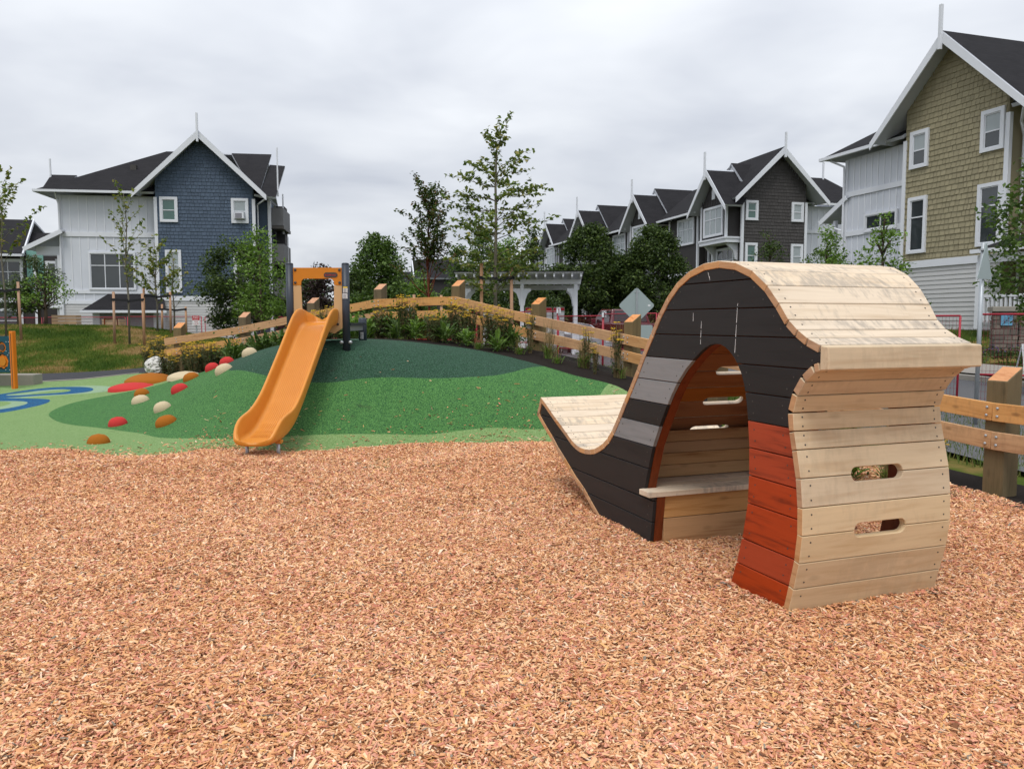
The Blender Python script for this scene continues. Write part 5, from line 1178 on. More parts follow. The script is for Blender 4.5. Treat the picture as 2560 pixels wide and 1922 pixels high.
# ------------------------------------------------------------------ HOUSES: local x along the gable wall, y into the building, z up
def box_in(n, root, mat, x0, x1, y0, y1, z0, z1, bevel=0, label=None): return MB().box(x0, x1, y0, y1, z0, z1).build(n, mat, root, bevel=bevel, label=label)
def window(root, x0, x1, z0, z1, y, cols=1, split=.5, trim=.12, glass='glass', dx=None, side=False, topglass=None):
    """trim frame (the part), sash and panes (sub-parts); side=True puts it on a wall that faces local -x"""
    def B(n, par, mat, a0, a1, b0, b1, c0, c1):
        if side: return MB().box(b0, b1, a0, a1, c0, c1).build(n, mat, par)
        return MB().box(a0, a1, b0, b1, c0, c1).build(n, mat, par)
    f = MB(); t = trim
    def add(m, a0, a1, b0, b1, c0, c1): m.box(b0, b1, a0, a1, c0, c1) if side else m.box(a0, a1, b0, b1, c0, c1)
    add(f, x0, x0+t, y-.05, y+.03, z0, z1); add(f, x1-t, x1, y-.05, y+.03, z0, z1); add(f, x0+t, x1-t, y-.05, y+.03, z1-t, z1); add(f, x0+t, x1-t, y-.05, y+.03, z0, z0+t*.8)
    w = f.build('window', M['white'], root)
    a, b, c, d = x0+t, x1-t, z0+t*.8, z1-t; s = MB(); q = .035
    add(s, a, a+q, y-.02, y+.02, c, d); add(s, b-q, b, y-.02, y+.02, c, d); add(s, a, b, y-.021, y+.021, c, c+q); add(s, a, b, y-.021, y+.021, d-q, d)
    zs = c+(d-c)*split
    if split: add(s, a+q, b-q, y-.025, y+.02, zs-q*.6, zs+q*.6)
    for k in range(1, cols): xm = a+(b-a)*k/cols; add(s, xm-q*.6, xm+q*.6, y-.024, y+.02, c+q, d-q)
    s.build('sash', M['white'], w)
    for k in range(cols):
        p0 = a+(b-a)*k/cols; p1 = a+(b-a)*(k+1)/cols
        for (u, v, gm) in (((c, zs, glass), (zs, d, topglass or glass)) if split else ((c, d, glass),)):
            B('pane', w, M[gm], p0+.002, p1-.002, y+.0, y+.008, u+.002, v-.002)
    return w
def shingles(root, mat, x0, x1, z0, z1, y, gable=None, pitch=.185, holes=(), seed=1):
    """lapped cedar-look shingles, each with its own edges, joined into one covering; gable=(xa, za, slope) clips them under the roof"""
    rr = random.Random(seed); mb = MB(); z = z0; row = 0; va = []
    while z < z1:
        a, b = x0, x1
        if gable:
            xa, za, sl = gable; half = (za-z-.02)/sl; a, b = max(x0, xa-half), min(x1, xa+half)
            if b-a < .1: break
        x = a-rr.uniform(0, .1); zt = min(z+pitch*1.12, z1+.02)
        while x < b:
            w = rr.uniform(.13, .26); u0, u1 = max(x, a)+.009, min(x+w, b)-.009; x += w
            if u1-u0 < .02: continue
            if any(u1 > h[0] and u0 < h[1] and zt > h[2] and z < h[3] for h in holes): 
                if any(u0 > h[0]-.02 and u1 < h[1]+.02 and z > h[2]-.02 and zt < h[3]+.02 for h in holes): continue
            dz = rr.uniform(-.006, .006); yb = y-.030-rr.uniform(0, .006)
            mb.quad([(u0, yb, z+dz), (u1, yb, z+dz), (u1, y-.008, zt), (u0, y-.008, zt)]); mb.quad([(u0, yb, z+dz), (u0, y, z+dz), (u1, y, z+dz), (u1, yb, z+dz)]); va += [rr.random()]*1*8 if False else [rr.random()]*8
        z += pitch; row += 1
    me = bpy.data.meshes.new('shingle_cladding'); me.from_pydata(mb.v, [], mb.f); me.materials.append(mat)
    at_ = me.attributes.new('var', 'FLOAT', 'POINT'); v8 = []
    for i in range(0, len(va), 8): v8 += [va[i]]*8
    at_.data.foreach_set('value', np.array(v8, dtype=np.float32)); o = part('shingle_cladding', me, root); o['kind'] = 'stuff'; return o
def battens(root, mat, x0, x1, z0, z1, y, step=.4, side=False, holes=(), w=.05):
    n = max(1, round((x1-x0)/step)); me_cache = {}
    for k in range(n+1):
        x = x0+(x1-x0)*k/n; segs = [(z0, z1)]
        for h in holes:
            if h[0] < x < h[1]:
                ns = []
                for a, b in segs:
                    if h[2] > a: ns.append((a, min(b, h[2])))
                    if h[3] < b: ns.append((max(a, h[3]), b))
                segs = ns
        for a, b in segs:
            if b-a < .05: continue
            m = MB(); m.box(y-.02, y, x-w/2, x+w/2, a, b) if side else m.box(x-w/2, x+w/2, y-.02, y, a, b); m.build('batten', mat, root)
def laps(root, mat, x0, x1, z0, z1, y, pitch=.15, side=False):
    n = round((z1-z0)/pitch)
    for k in range(n):
        z = z0+(z1-z0)*k/n; zt = z+(z1-z0)/n+.01; m = MB()
        if side: m.hexa([(y-.028, x0, z), (y-.028, x1, z), (y, x1, z), (y, x0, z), (y-.006, x0, zt), (y-.006, x1, zt), (y, x1, zt), (y, x0, zt)])
        else: m.hexa([(x0, y-.028, z), (x1, y-.028, z), (x1, y, z), (x0, y, z), (x0, y-.006, zt), (x1, y-.006, zt), (x1, y, zt), (x0, y, zt)])
        m.build('siding_board', mat, root)
def roof_face(pts, t=.12):
    """a roof plane as a slab, carrying its own running coordinates for the courses of shingle"""
    P = [Vector(p) for p in pts]; n = (P[1]-P[0]).cross(P[-1]-P[0]).normalized()
    if n.z < 0: n = -n
    mb = MB(); k = len(P); mb.v = [tuple(p) for p in P]+[tuple(p-n*t) for p in P]; mb.f = [tuple(range(k)), tuple(range(k, 2*k))[::-1]]+[(i, k+i, k+(i+1) % k, (i+1) % k) for i in range(k)]
    mb.m = [0, 1]+[1]*k
    hz = Vector((0, 0, 1)).cross(n); hz = hz.normalized() if hz.length > 1e-4 else Vector((1, 0, 0)); up = n.cross(hz)
    me = mb.mesh('roof', [M['roof'], M['soffit']]); at_ = me.attributes.new('uvr', 'FLOAT_VECTOR', 'POINT'); dat = []
    for v in mb.v: q = Vector(v); dat += [q.dot(hz), q.dot(up), 0]
    at_.data.foreach_set('vector', dat); return me
def roof(root, pts, t=.12): return part('roof', roof_face(pts, t), root)
def gable_roof(root, xa, za, hw, ez, y0, y1, barge=True, fin=None, side=False, cut=(None, None)):
    """two roof planes over ridge x=xa, eaves at xa+-hw height ez; side=True swaps axes so that the gable faces local -x"""
    F_ = (lambda x, y, z: (y, x, z)) if side else (lambda x, y, z: (x, y, z))
    for sg in (-1, 1):
        ye = cut[0] if sg < 0 else cut[1]
        roof(root, [F_(xa, y0, za), F_(xa, y1, za), F_(xa+sg*hw, y1 if ye is None else ye, ez), F_(xa+sg*hw, y0, ez)])
        if barge:
            dz = .27; b = MB(); p = [F_(xa, y0-.03, za-.02), F_(xa+sg*hw, y0-.03, ez-.02), F_(xa+sg*hw, y0-.03, ez-.02-dz), F_(xa, y0-.03, za-.02-dz*1.35)]
            q = [F_(xa, y0+.02, za-.02), F_(xa+sg*hw, y0+.02, ez-.02), F_(xa+sg*hw, y0+.02, ez-.02-dz), F_(xa, y0+.02, za-.02-dz*1.35)]
            b.v = p+q; b.f = [(0, 1, 2, 3), (4, 7, 6, 5), (0, 4, 5, 1), (1, 5, 6, 2), (2, 6, 7, 3), (3, 7, 4, 0)]; b.m = [0]*6; b.build('bargeboard', M['white'], root)
    if fin is not None:
        m = MB(); a = F_(xa, y0-.08, za-.5); m.bar(F_(xa, y0-.08, za-.62), F_(xa, y0-.08, za+fin), .10, .10, (1, 0, 0)); m.build('finial', M['white'], root)
def downpipe(root, pts, r=.045): MB().tube(pts, r, 6).build('downpipe', M['white'], root)
def gutter(root, p0, p1): MB().bar(p0, p1, .13, .12).build('gutter', M['white'], root)
# ---------- the blue house
BX = thing('blue_gabled_house', 'three-storey house with blue shingled gable and white board wing, left of the slide', 'house', (-18.64, 42, 0), rad(8))
def gabled_end(root, shm, xr, base_z, w_lo, zb, sidewall_y=7, upper=((.3, 1.1), (3.25, 4.1)), low=((.35, 1.12), (3.25, 4.06)), xa=2.35, za=11.35, hw=3.36, wz=((6.72, 8.02), (3.05, 5.28)), ac=False, seed=1, glass=('greenglass', 'glass')):
    """core walls, shingles, corner boards, white skirt band and lap siding below, gable roof with finial"""
    sl = (za-8.15)/hw
    prof = [(0, base_z), (xr, base_z), (xr, 8.0), (xr, za-sl*(xr-xa)-.25), (xa, za-.25), (0, za-sl*xa-.25)]
    MB().prism(prof, 0, sidewall_y).build('wall', shm, root)
    holes = [(a+.02, b-.02, wz[0][0]+.02, wz[0][1]-.02) for a, b in upper]+[(a+.02, b-.02, wz[1][0]+.02, wz[1][1]-.02) for a, b in low]
    shingles(root, shm, .02, xr-.02, zb+.12, za-.3, -.0, (xa, za-.2, sl), holes=holes, seed=seed)
    for x in (0, xr): box_in('corner_board', root, M['white'], x-.07, x+.09, -.05, .08, zb+.26, 8.0)
    box_in('skirt_board', root, M['white'], -.1, xr+.1, -.07, -.001, zb, zb+.25)
    laps(root, M['lap'], 0, xr, base_z+.25, zb, -.001)
    for i, (a, b) in enumerate(upper): window(root, a, b, wz[0][0], wz[0][1], -.045, 1, .48, .13, glass[0] if i == 0 or not ac else 'blind', topglass='blind' if not ac else None)
    for i, (a, b) in enumerate(low): window(root, a, b, wz[1][0], wz[1][1], -.045, 1, .66, .12, glass[1] if not (ac and i == 0) else 'blind')
    gable_roof(root, xa, za, hw, 8.15, -.62, 6.0, True, .82)
gabled_end(BX, M['blue_sh'], 4.95, .0, 0, 2.62, 7, ((.22, 1.12), (3.82, 4.70)), ((.42, 1.22), (3.87, 4.65)), 2.36, 11.38, 3.36, ((6.72, 8.02), (3.05, 5.28)), True, 1)
ac_ = box_in('air_conditioner', BX, M['white'], 4.02, 4.50, -.32, -.03, 6.93, 7.25, .02); MB().box(4.06, 4.40, -.33, -.318, 6.96, 7.22).build('grille', M['garage'], ac_)
# white wing
box_in('wing_wall', BX, M['whitewall'], -4.95, .0, .6, 9, 0, 8.1)
hb = [(-3.65, -1.2, 3.05, 5.3)]
battens(BX, M['white'], -4.85, -.2, 6.24, 8.05, .6, .42); battens(BX, M['white'], -4.85, -.2, 3.22, 5.96, .6, .42, holes=hb); battens(BX, M['white'], -4.85, -3.4, 2.66, 3.0, .6, .42)
box_in('band_board', BX, M['white'], -4.98, -.07, .545, .599, 5.97, 6.22); box_in('band_board', BX, M['white'], -4.98, -.07, .55, .599, 3.0, 3.2); box_in('band_board', BX, M['white'], -4.98, -3.3, .55, .599, 2.45, 2.65)
laps(BX, M['lap'], -4.95, -.1, .3, 2.44, .6)
window(BX, -3.6, -1.25, 3.2, 5.18, .55, 3, .66, .09, 'glass')
box_in('corner_board', BX, M['white'], -5.0, -4.86, .55, .70, 2.66, 8.1); downpipe(BX, [(-4.95, .15, 8.15), (-5.0, .45, 7.9), (-4.92, .5, 7.6), (-4.92, .5, .3)])
# main roof: ridge along x, hipped at its left end
rz0, rz1, ry = 8.27, 11.28, 4.6
roof(BX, [(-5.85, 0, rz0), (-.1, 0, rz0), (1.4, ry, rz1), (-.6, ry, rz1)]); roof(BX, [(-5.85, 0, rz0), (-.6, ry, rz1), (-5.85, 9.2, rz0)]); roof(BX, [(-.6, ry, rz1), (5.0, ry, rz1), (5.0, 9.4, rz0), (-5.85, 9.4, rz0)])
roof(BX, [(5.0, 0, rz0), (5.25, 0, rz0-.05), (5.25, ry, rz1), (3.0, ry, rz1)]); roof(BX, [(5.25, 0, 8.2), (6.1, 0.1, 8.15), (6.1, 3.9, 10.5), (5.25, 3.9, 10.55)])
MB().prism([(5.7, 0), (6.05, 0), (6.05, 0), (6.05, 0)], 0, .1) if False else None
gutter(BX, (-5.9, -.03, 8.22), (-1.0, -.03, 8.22)); gutter(BX, (-5.9, -.03, 8.22), (-5.9, 9.2, 8.22))
roof(BX, [(-5.9, 2.2, 9.4), (-4.6, 2.2, 9.4), (-4.6, .9, 8.7), (-5.9, .9, 8.4)]); MB().bar((-5.85, 2.0, 8.9), (-5.85, 2.0, 10.2), .07, .07, (1, 0, 0)).build('finial', M['white'], BX)
box_in('roof_vent', BX, M['screw'], -1.9, -1.6, 2.3, 2.6, 9.6, 10.05)
# lean-to porch roof and balcony at the left side, awning over the garage box
roof(BX, [(-4.72, .25, 6.3), (-4.72, 5, 6.3), (-6.6, 5, 5.35), (-6.6, .25, 5.35)]); MB().bar((-4.75, .22, 6.2), (-6.62, .22, 5.25), .05, .22).build('bargeboard', M['white'], BX)
box_in('porch_gable', BX, M['whitewall'], -6.2, -4.96, .7, .8, 5.0, 5.45)
for x, yy in ((-5.1, .75), (-6.3, .75), (-6.3, 3.5)): box_in('porch_post', BX, M['white'], x-.08, x+.08, yy-.08, yy+.08, 0, 5.0)
box_in('balcony_floor', BX, M['white'], -6.4, -4.97, .62, 4, 2.25, 2.5); rl = MB(); rl.box(-6.35, -5.0, .70, .76, 3.35, 3.42).box(-6.35, -5.0, .70, .76, 2.6, 2.66); [rl.box(-6.3+.13*k, -6.26+.13*k, .71, .75, 2.66, 3.35) for k in range(10)]; rl.build('balcony_railing', M['white'], BX)
roof(BX, [(-3.3, -1.45, 2.1), (.75, -1.45, 2.1), (.1, .55, 2.98), (-2.7, .55, 2.98)], .08); gutter(BX, (-3.35, -1.5, 2.03), (.8, -1.5, 2.03)); box_in('garage_bay', BX, M['whitewall'], -2.95, .3, -1.0, .58, 0, 2.05); box_in('garage_door', BX, M['garage'], -2.6, .0, -1.03, -1.001, .0, 1.95)
# right-hand edge: recessed bay with balconies
box_in('wing_wall', BX, M['blue_sh'], 4.96, 5.6, .9, 7, 0, 8.0); box_in('corner_board', BX, M['white'], 5.55, 5.72, .8, .95, 0, 8.05); downpipe(BX, [(5.65, -.5, 7.95), (5.1, .3, 7.75), (5.08, .5, 7.4), (5.08, .5, .3)])
for z0 in (6.75, 4.8, 2.9):
    box_in('balcony_front', BX, M['deckgrey'], 5.75, 6.35, .9, 3.6, z0, z0+.95); box_in('balcony_slab', BX, M['screw'], 5.73, 6.38, .88, 3.62, z0-.18, z0-.02)
box_in('balcony_back_wall', BX, M['dark_wall'], 5.74, 6.2, 2.5, 3.6, 0, 8.0)
for x, yy, za_, zb_ in ((6.1, .9, 8.3, 10.9), (6.2, 2.0, 6.4, 8.6), (6.35, 2.5, 4.4, 6.3), (6.4, 3, 2.9, 4.7)): MB().bar((x, yy, za_), (x, yy, zb_), .07, .07, (1, 0, 0)).build('finial', M['white'], BX)
# ---------- the olive house (its gable faces the street, seen steeply from the left)
OX = thing('olive_gabled_house', 'tall house with olive shingled gable over white siding at the right edge', 'house', (14.23, 29.2, 0), rad(-72.7))
gabled_end(OX, M['olive_sh'], 4.16, 1.0, 0, 3.42, 7, ((.27, 1.09), (3.22, 4.07)), ((.28, 1.12), (3.2, 4.1)), 2.05, 11.12, 3.15, ((6.93, 8.24), (3.94, 5.93)), False, 2, ('glass', 'glass'))
box_in('wing_wall', OX, M['whitewall'], -3.45, 0, .4, 8, .8, 8.05)
battens(OX, M['white'], -3.4, -.15, 6.72, 8.0, .4, .34); battens(OX, M['white'], -3.4, -.15, 5.14, 6.5, .4, .34, holes=[(-2.4, -.6, 5.05, 5.75)]); battens(OX, M['white'], -3.4, -.15, 1.4, 4.95, .4, .34)
for z in (6.52, 4.95): box_in('band_board', OX, M['white'], -3.5, -.07, .34, .399, z, z+.2)
window(OX, -2.35, -.65, 5.0, 5.72, .35, 2, 0, .09, 'glass')
box_in('corner_board', OX, M['white'], -3.52, -3.38, .33, .46, 1.2, 8.0); downpipe(OX, [(-4.0, .0, 8.05), (-3.5, .25, 7.75), (-3.5, .27, 7.4), (-3.5, .27, 1.2)])
roof(OX, [(-4.45, -.1, 8.22), (-.1, -.1, 8.22), (.9, 4.6, 11.1), (.2, 4.6, 11.1)]); roof(OX, [(-4.45, -.1, 8.22), (.2, 4.6, 11.1), (-4.45, 9.2, 8.22)]); roof(OX, [(.2, 4.6, 11.1), (7, 4.6, 11.1), (7, 9.2, 8.2), (-4.45, 9.2, 8.22)]); gutter(OX, (-4.5, -.13, 8.16), (-1.1, -.13, 8.16))
roof(OX, [(4.3, -.1, 8.22), (8.2, -.1, 8.22), (8.2, 4.6, 11.1), (2.5, 4.6, 11.1)]); gutter(OX, (4.9, -.13, 8.16), (8.2, -.13, 8.16)); MB().bar((5.6, .3, 8.6), (5.6, 3.9, 10.9), .12, .2).build('bargeboard', M['white'], OX)
roof(OX, [(-3.3, .3, 6.6), (-3.3, 4, 6.6), (-4.9, 4, 5.75), (-4.9, .3, 5.75)]); MB().bar((-3.35, .27, 6.5), (-4.92, .27, 5.65), .05, .2).build('bargeboard', M['white'], OX); box_in('porch_wall', OX, M['whitewall'], -4.3, -3.5, 1.4, 4, 1, 6.0)
for x in (-4.3, -3.75): box_in('porch_post', OX, M['white'], x-.07, x+.07, .5, .64, 1, 5.7)
box_in('balcony_railing', OX, M['white'], -4.6, -3.5, .4, .5, 4.0, 4.1); downpipe(OX, [(-4.7, .4, 5.6), (-3.9, .35, 5.3), (-3.6, .32, 5.2)], .04)
box_in('wing_wall', OX, M['olive_sh'], 4.17, 9, .9, 8, 1, 8.1); shingles(OX, M['olive_sh'], 4.3, 6.5, 3.8, 7.95, .9, seed=5); downpipe(OX, [(4.75, -.1, 8.0), (4.35, .3, 7.7), (4.3, .5, 7.3), (4.3, .5, 1.2)]); box_in('corner_board', OX, M['white'], 4.45, 4.6, .83, .9, 3.7, 7.6)
window(OX, 5.0, 6.0, 5.9, 7.9, .86, 1, .6, .12, 'glass')
roof(OX, [(4.3, -1.3, 3.72), (8, -1.3, 3.72), (8, .9, 4.35), (4.3, .9, 4.35)], .08); gutter(OX, (4.25, -1.35, 3.66), (8, -1.35, 3.66)); box_in('porch_beam', OX, M['white'], 4.35, 8, -1.2, -1.1, 3.3, 3.55)
for x in (4.45, 7.2): box_in('porch_post', OX, M['white'], x-.09, x+.09, -1.25, -1.07, 1.3, 3.3)
rl = MB(); rl.box(4.5, 7.2, -1.2, -1.12, 2.25, 2.33); [rl.box(4.6+.15*k, 4.66+.15*k, -1.19, -1.13, 1.5, 2.25) for k in range(17)]; rl.build('porch_railing', M['white'], OX)
# ---------- the grey terrace: four houses stepping away along the street
def terrace(first, label, loc, rz=rad(15), zoff=0):
    t = thing('grey_terraced_house', label, 'house', (loc[0], loc[1], zoff), rz, 'grey gabled terraced houses')
    # street front faces local -x; the long side runs along local y
    box_in('wall', t, M['grey_sh'], 0, 4.07, 0, 8.4, 0, 8.2)
    if first:
        MB().prism([(0, 8.0), (4.07, 8.0), (4.07, 9.0), (2.2, 11.0), (.0, 8.9)], 0, 3).build('gable_wall', M['grey_sh'], t)
        w4 = [(.17, .95, 7.2, 8.3), (3.1, 3.88, 7.2, 8.3), (.18, .95, 4.0, 5.95), (3.12, 3.9, 4.0, 5.95)]
        shingles(t, M['grey_sh'], .02, 4.05, .3, 11, 0, (2.2, 11.05, (11.25-8.35)/2.95), holes=[(a+.02, b-.02, c+.02, d-.02) for a, b, c, d in w4], seed=9)
        for k, (a, b, c, d) in enumerate(w4): window(t, a, b, c, d, -.045, 1, .5 if k < 2 else .66, .13, 'blind' if k % 2 else 'greenglass')
        for x in (0, 4.07): box_in('corner_board', t, M['white'], x-.08, x+.08, -.05, .07, .2, 8.3)
        gable_roof(t, 2.2, 11.25, 3.0, 8.35, -.6, 5.2, True, .75)
        box_in('wing_wall', t, M['whitewall'], 4.15, 9.0, 1.0, 8, 0, 8.3); battens(t, M['white'], 4.4, 8.9, 6.95, 8.2, 1.0, .42); battens(t, M['white'], 4.4, 8.9, 3.9, 6.7, 1.0, .42); box_in('band_board', t, M['white'], 4.2, 9, .94, .999, 6.72, 6.92)
        roof(t, [(3.5, .6, 8.45), (9.3, .6, 8.45), (7.6, 3.2, 10.4), (3.5, 3.2, 10.4)]); roof(t, [(9.3, .6, 8.45), (9.3, 6.5, 8.45), (7.6, 3.2, 10.4)]); MB().bar((7.4, 3.1, 10.0), (7.4, 3.1, 11.5), .09, .09, (1, 0, 0)).build('finial', M['white'], t); gutter(t, (4.9, .55, 8.38), (9.3, .55, 8.38))
    # bay with its own small gable towards the street
    y0, y1, bx = .3, 3.1, -.85
    MB().prism([(y0, 6.25), (y1, 6.25), (y1, 8.2), ((y0+y1)/2, 9.95), (y0, 8.2)], bx, 0, ax='x').build('bay_wall', M['dark_wall'], t)
    battens(t, M['dark_wall'], y0+.1, y1-.1, 8.2, 8.55, bx, .3, True)
    window(t, .55, 2.75, 6.42, 8.12, bx-.045, 3, .6, .12, 'blind', side=True); box_in('louvre_vent', t, M['white'], bx-.05, bx-.001, 1.53, 1.87, 8.55, 9.15)
    for y in (y0, y1): box_in('corner_board', t, M['white'], bx-.05, bx+.07, y-.07, y+.07, 6.3, 8.25)
    box_in('bay_base', t, M['white'], bx-.09, .0, y0-.1, y1+.1, 5.98, 6.28); box_in('bay_cornice', t, M['white'], bx-.14, .0, y0-.15, y1+.15, 6.2, 6.3)
    for y in (y0+.2, y1-.2): MB().prism([(0, 5.0), (-.12, 5.05), (-.25, 5.5), (bx+.1, 5.95), (0, 5.97)], y-.07, y+.07).build('bracket', M['white'], t)
    window(t, .75, 2.7, 4.1, 5.8, -.045, 3, .6, .1, 'glass', side=True)
    gable_roof(t, 1.7, 10.25, 2.2, 7.95, bx-.55, 2.2, True, .95, side=True, cut=(-.3, .4) if first else (None, None))
    # the taller roof behind it and the hipped part beyond
    gable_roof(t, 1.95, 10.72, 1.7 if first else 3.2, 9.1 if first else 7.6, .35, 4.6, False, None, side=True); roof(t, [(.35, 1.95, 10.72), (4.6, 1.95, 10.72), (4.6, 5.1, 7.7), (.35, 5.1, 7.7)]) if first else None; MB().prism([(.6, 9.4), (3.4, 9.4), (1.95, 10.6)], .4, .5, ax='x').build('gable_infill', M['white'], t)
    box_in('roof_vent', t, M['screw'], 1.2, 1.5, 2.5, 2.8, 10.2, 10.5)
    roof(t, [(-1.0, 3.6, 8.15), (-1.0, 8.9, 8.15), (1.6, 8.9, 10.3), (1.6, 5.4, 10.3)]); roof(t, [(1.6, 5.2, 10.3), (1.6, 9, 10.3), (5, 9, 8.1), (5, 5.2, 8.1)]); gutter(t, (-1.05, 3.6, 8.08), (-1.05, 8.9, 8.08))
    box_in('bay_wall', t, M['dark_wall'], -.5, 0, 4.2, 8.0, 4.4, 8.05); window(t, 4.6, 6.8, 6.3, 7.95, -.545, 3, .6, .11, 'blind', side=True)
    for y in (4.2, 8.0): box_in('corner_board', t, M['white'], -.56, -.44, y-.07, y+.07, 4.4, 8.05)
    box_in('band_board', t, M['white'], -.56, -.44, 4.2, 8.0, 4.35, 4.6); box_in('downpipe', t, M['white'], -.12, -.02, 3.55, 3.65, .3, 7.9); box_in('corner_board', t, M['white'], -.06, .02, 3.2, 3.34, 0, 6)
    for y in (3.9, 6.3): window(t, y, y+1.6, 1.8, 3.9, -.045, 2, .6, .1, 'glass', side=True)
    return t
TL = ['nearest grey terraced house with the big shingled end gable and a street bay', 'second grey terraced house of the row, behind the conifers', 'third grey terraced house of the row, its roof above the large conifer', 'farthest grey terraced house, partly behind the tall young tree']
terrace(True, TL[0], (12.92, 45)); terrace(False, TL[1], (10.1, 53.8), rad(17)); terrace(False, TL[2], (7.0, 61.5), rad(18)); terrace(False, TL[3], (4.8, 69.8), rad(18))
# ---------- dark house at the far left, and small roofs far behind
DX = thing('dark_house', 'dark-walled house with white trim and porch at the far left behind the trees', 'house', (-29.2, 47, -.3), rad(12))
box_in('wall', DX, M['dark_wall'], -6, 3.4, 0, 8, 0, 5.7); roof(DX, [(-6.5, -.6, 5.75), (.6, -.6, 5.75), (-.3, 4, 8.25), (-6.5, 4, 8.25)]); roof(DX, [(-6.5, 4, 8.25), (-.3, 4, 8.25), (.6, 8.5, 5.75), (-6.5, 8.5, 5.75)]); MB().bar((.62, -.6, 5.7), (-.28, 4, 8.2), .08, .2).build('bargeboard', M['white'], DX)
roof(DX, [(-.3, 0, 5.75), (3.6, 0, 5.75), (1.2, 3.5, 7.4), (-.3, 3.5, 7.4)]); gutter(DX, (-6.5, -.65, 5.67), (.6, -.65, 5.67)); MB().bar((1.5, 3, 7.0), (1.5, 3, 8.7), .08, .08, (1, 0, 0)).build('finial', M['white'], DX)
for x0, x1, z0, z1 in ((-1.2, .4, 3.7, 5.5), (1.6, 2.7, 3.7, 5.4), (-1.6, .3, .9, 2.6), (-4.5, -2.9, 3.7, 5.5)): window(DX, x0, x1, z0, z1, -.045, 2, .6, .14, 'glass')
for x in (-2.2, 1.1, 3.3): box_in('corner_board', DX, M['white'], x-.09, x+.09, -.09, -.04, 0, 5.6)
box_in('band_board', DX, M['white'], -6, 3.4, -.09, -.04, 2.95, 3.2); box_in('teal_panel_wall', DX, simple('mint_wall', srgb(140, 190, 180, .75), .7), .6, 1.5, -.03, -.001, 3.3, 6)
PRT = []
rl = MB(); rl.box(4.6, 7.2, .3, .38, 3.95, 4.03).box(4.6, 7.2, .3, .38, 3.1, 3.17); [rl.box(4.7+.16*k, 4.75+.16*k, .31, .37, 3.17, 3.95) for k in range(16)]; rl.build('balcony_railing', M['white'], DX); box_in('balcony_floor', DX, M['white'], 4.6, 7.3, .3, 3, 2.85, 3.09)
for k, (px, D, w, zt, lb, wl) in enumerate(((1030, 75, 2.6, 6.4, 'tiny dark-roofed house far away between the trees', 'whitewall'), (1098, 62, 3.2, 6.6, 'small distant gable with a grey roof behind the cinnamon-barked tree', 'dark_wall'))):
    x, y = P2(px, D); t = thing('distant_house', lb, 'house', (x, y, 0), rad(10)); box_in('wall', t, M[wl], -w/2, w/2, 0, 6, 0, zt-1.6); roof(t, [(-w/2-.3, -.3, zt-1.7), (w/2+.3, -.3, zt-1.7), (w/2+.3, 3, zt), (-w/2-.3+(.9 if k else 0), 3, zt)]); roof(t, [(-w/2-.3, 3, zt), (w/2+.3, 3, zt), (w/2+.3, 6.3, zt-1.7), (-w/2-.3, 6.3, zt-1.7)]); box_in('chimney_vent', t, M['screw'], .5, .8, 2, 2.3, zt-.6, zt)
    MB().bar((-w/2-.32, -.32, zt-1.75), (-w/2-.32, 3, zt-.02), .08, .25).build('bargeboard', M['white'], t)
# ------------------------------------------------------------------ TREES
def stakes(px, D, dx, h, label, gp, n_band=1, zb=None, x2=None):
    x, y = P2(px, D)
    for k, sg in enumerate((-1, 1)):
        xx = x+(sg*dx if not x2 else (x2[k]-px)/1980*D); zz = H(xx, y) if zb is None else zb
        o = MB().tube([(0, 0, -.1), (R2.uniform(-.03, .03), 0, h)], .038, 9).build('tree_stake', M['stake'], None, True); o.location = (xx, y, zz); tag(o, ('left' if sg < 0 else 'right')+' timber stake of '+label, 'tree stake', gp)
    x0, x1 = x+(-dx if not x2 else (x2[0]-px)/1980*D), x+(dx if not x2 else (x2[1]-px)/1980*D); zb_ = (H(x, y) if zb is None else zb)+h*.86
    o = MB().bar((x0-x-.05, -.045, 0), (.02, -.05, -.03), .012, .07).bar((.0, -.056, -.06), (x1-x+.05, -.045, 0), .012, .07).build('tree_tie', M['strap']); o.location = (x, y, zb_); tag(o, 'black strap tying '+label+' to its stakes', 'tree tie', gp+' ties')
# tall pin oak in the middle
rr = random.Random(21); br = []
levels = [(2.15, .95, .5), (2.3, 1.1, .45), (2.5, 1.25, .4), (2.7, 1.3, .35), (2.9, 1.45, .3), (3.15, 1.35, .3), (3.4, 1.1, .25), (3.6, 1.35, .25), (3.8, 1.2, .2), (4.0, 1.15, .25), (4.15, 1.35, .15), (4.35, 1.25, .15), (4.5, 1.3, .15), (4.65, 1.2, .25), (4.75, .9, .35)]
z00 = H(-.36, 18)
for k, (z, ln, rise) in enumerate(levels):
    for j in range(3):
        a = (k*2.4+j*2.1+rr.uniform(-.4, .4)); 
        if j < 2: a = (0 if j == 0 else math.pi)+rr.uniform(-.45, .45)
        z_ = z-z00+rr.uniform(-.2, .12); l_ = ln*rr.uniform(.55, 1.05); b_ = arc_branch(rr, z_, a, l_, rise*rr.uniform(.6, 1.7)+.12, .05, 0, 0, 5, .04); br.append((b_, .011, .12, 1.0)); q_ = b_[2]; br.append((arc_branch(rr, q_[2], a+rr.choice((-.7, .7)), l_*.4, .22, 0, q_[0], q_[1], 3, .03), .005, .1, 1.0))
for k in range(9): br.append((arc_branch(rr, 3.9+k*.12, rr.uniform(0, 6.28), .32*rr.uniform(.6, 1.2), .35, 0, .0, 0, 3, .02), .006, .05, 1.3))
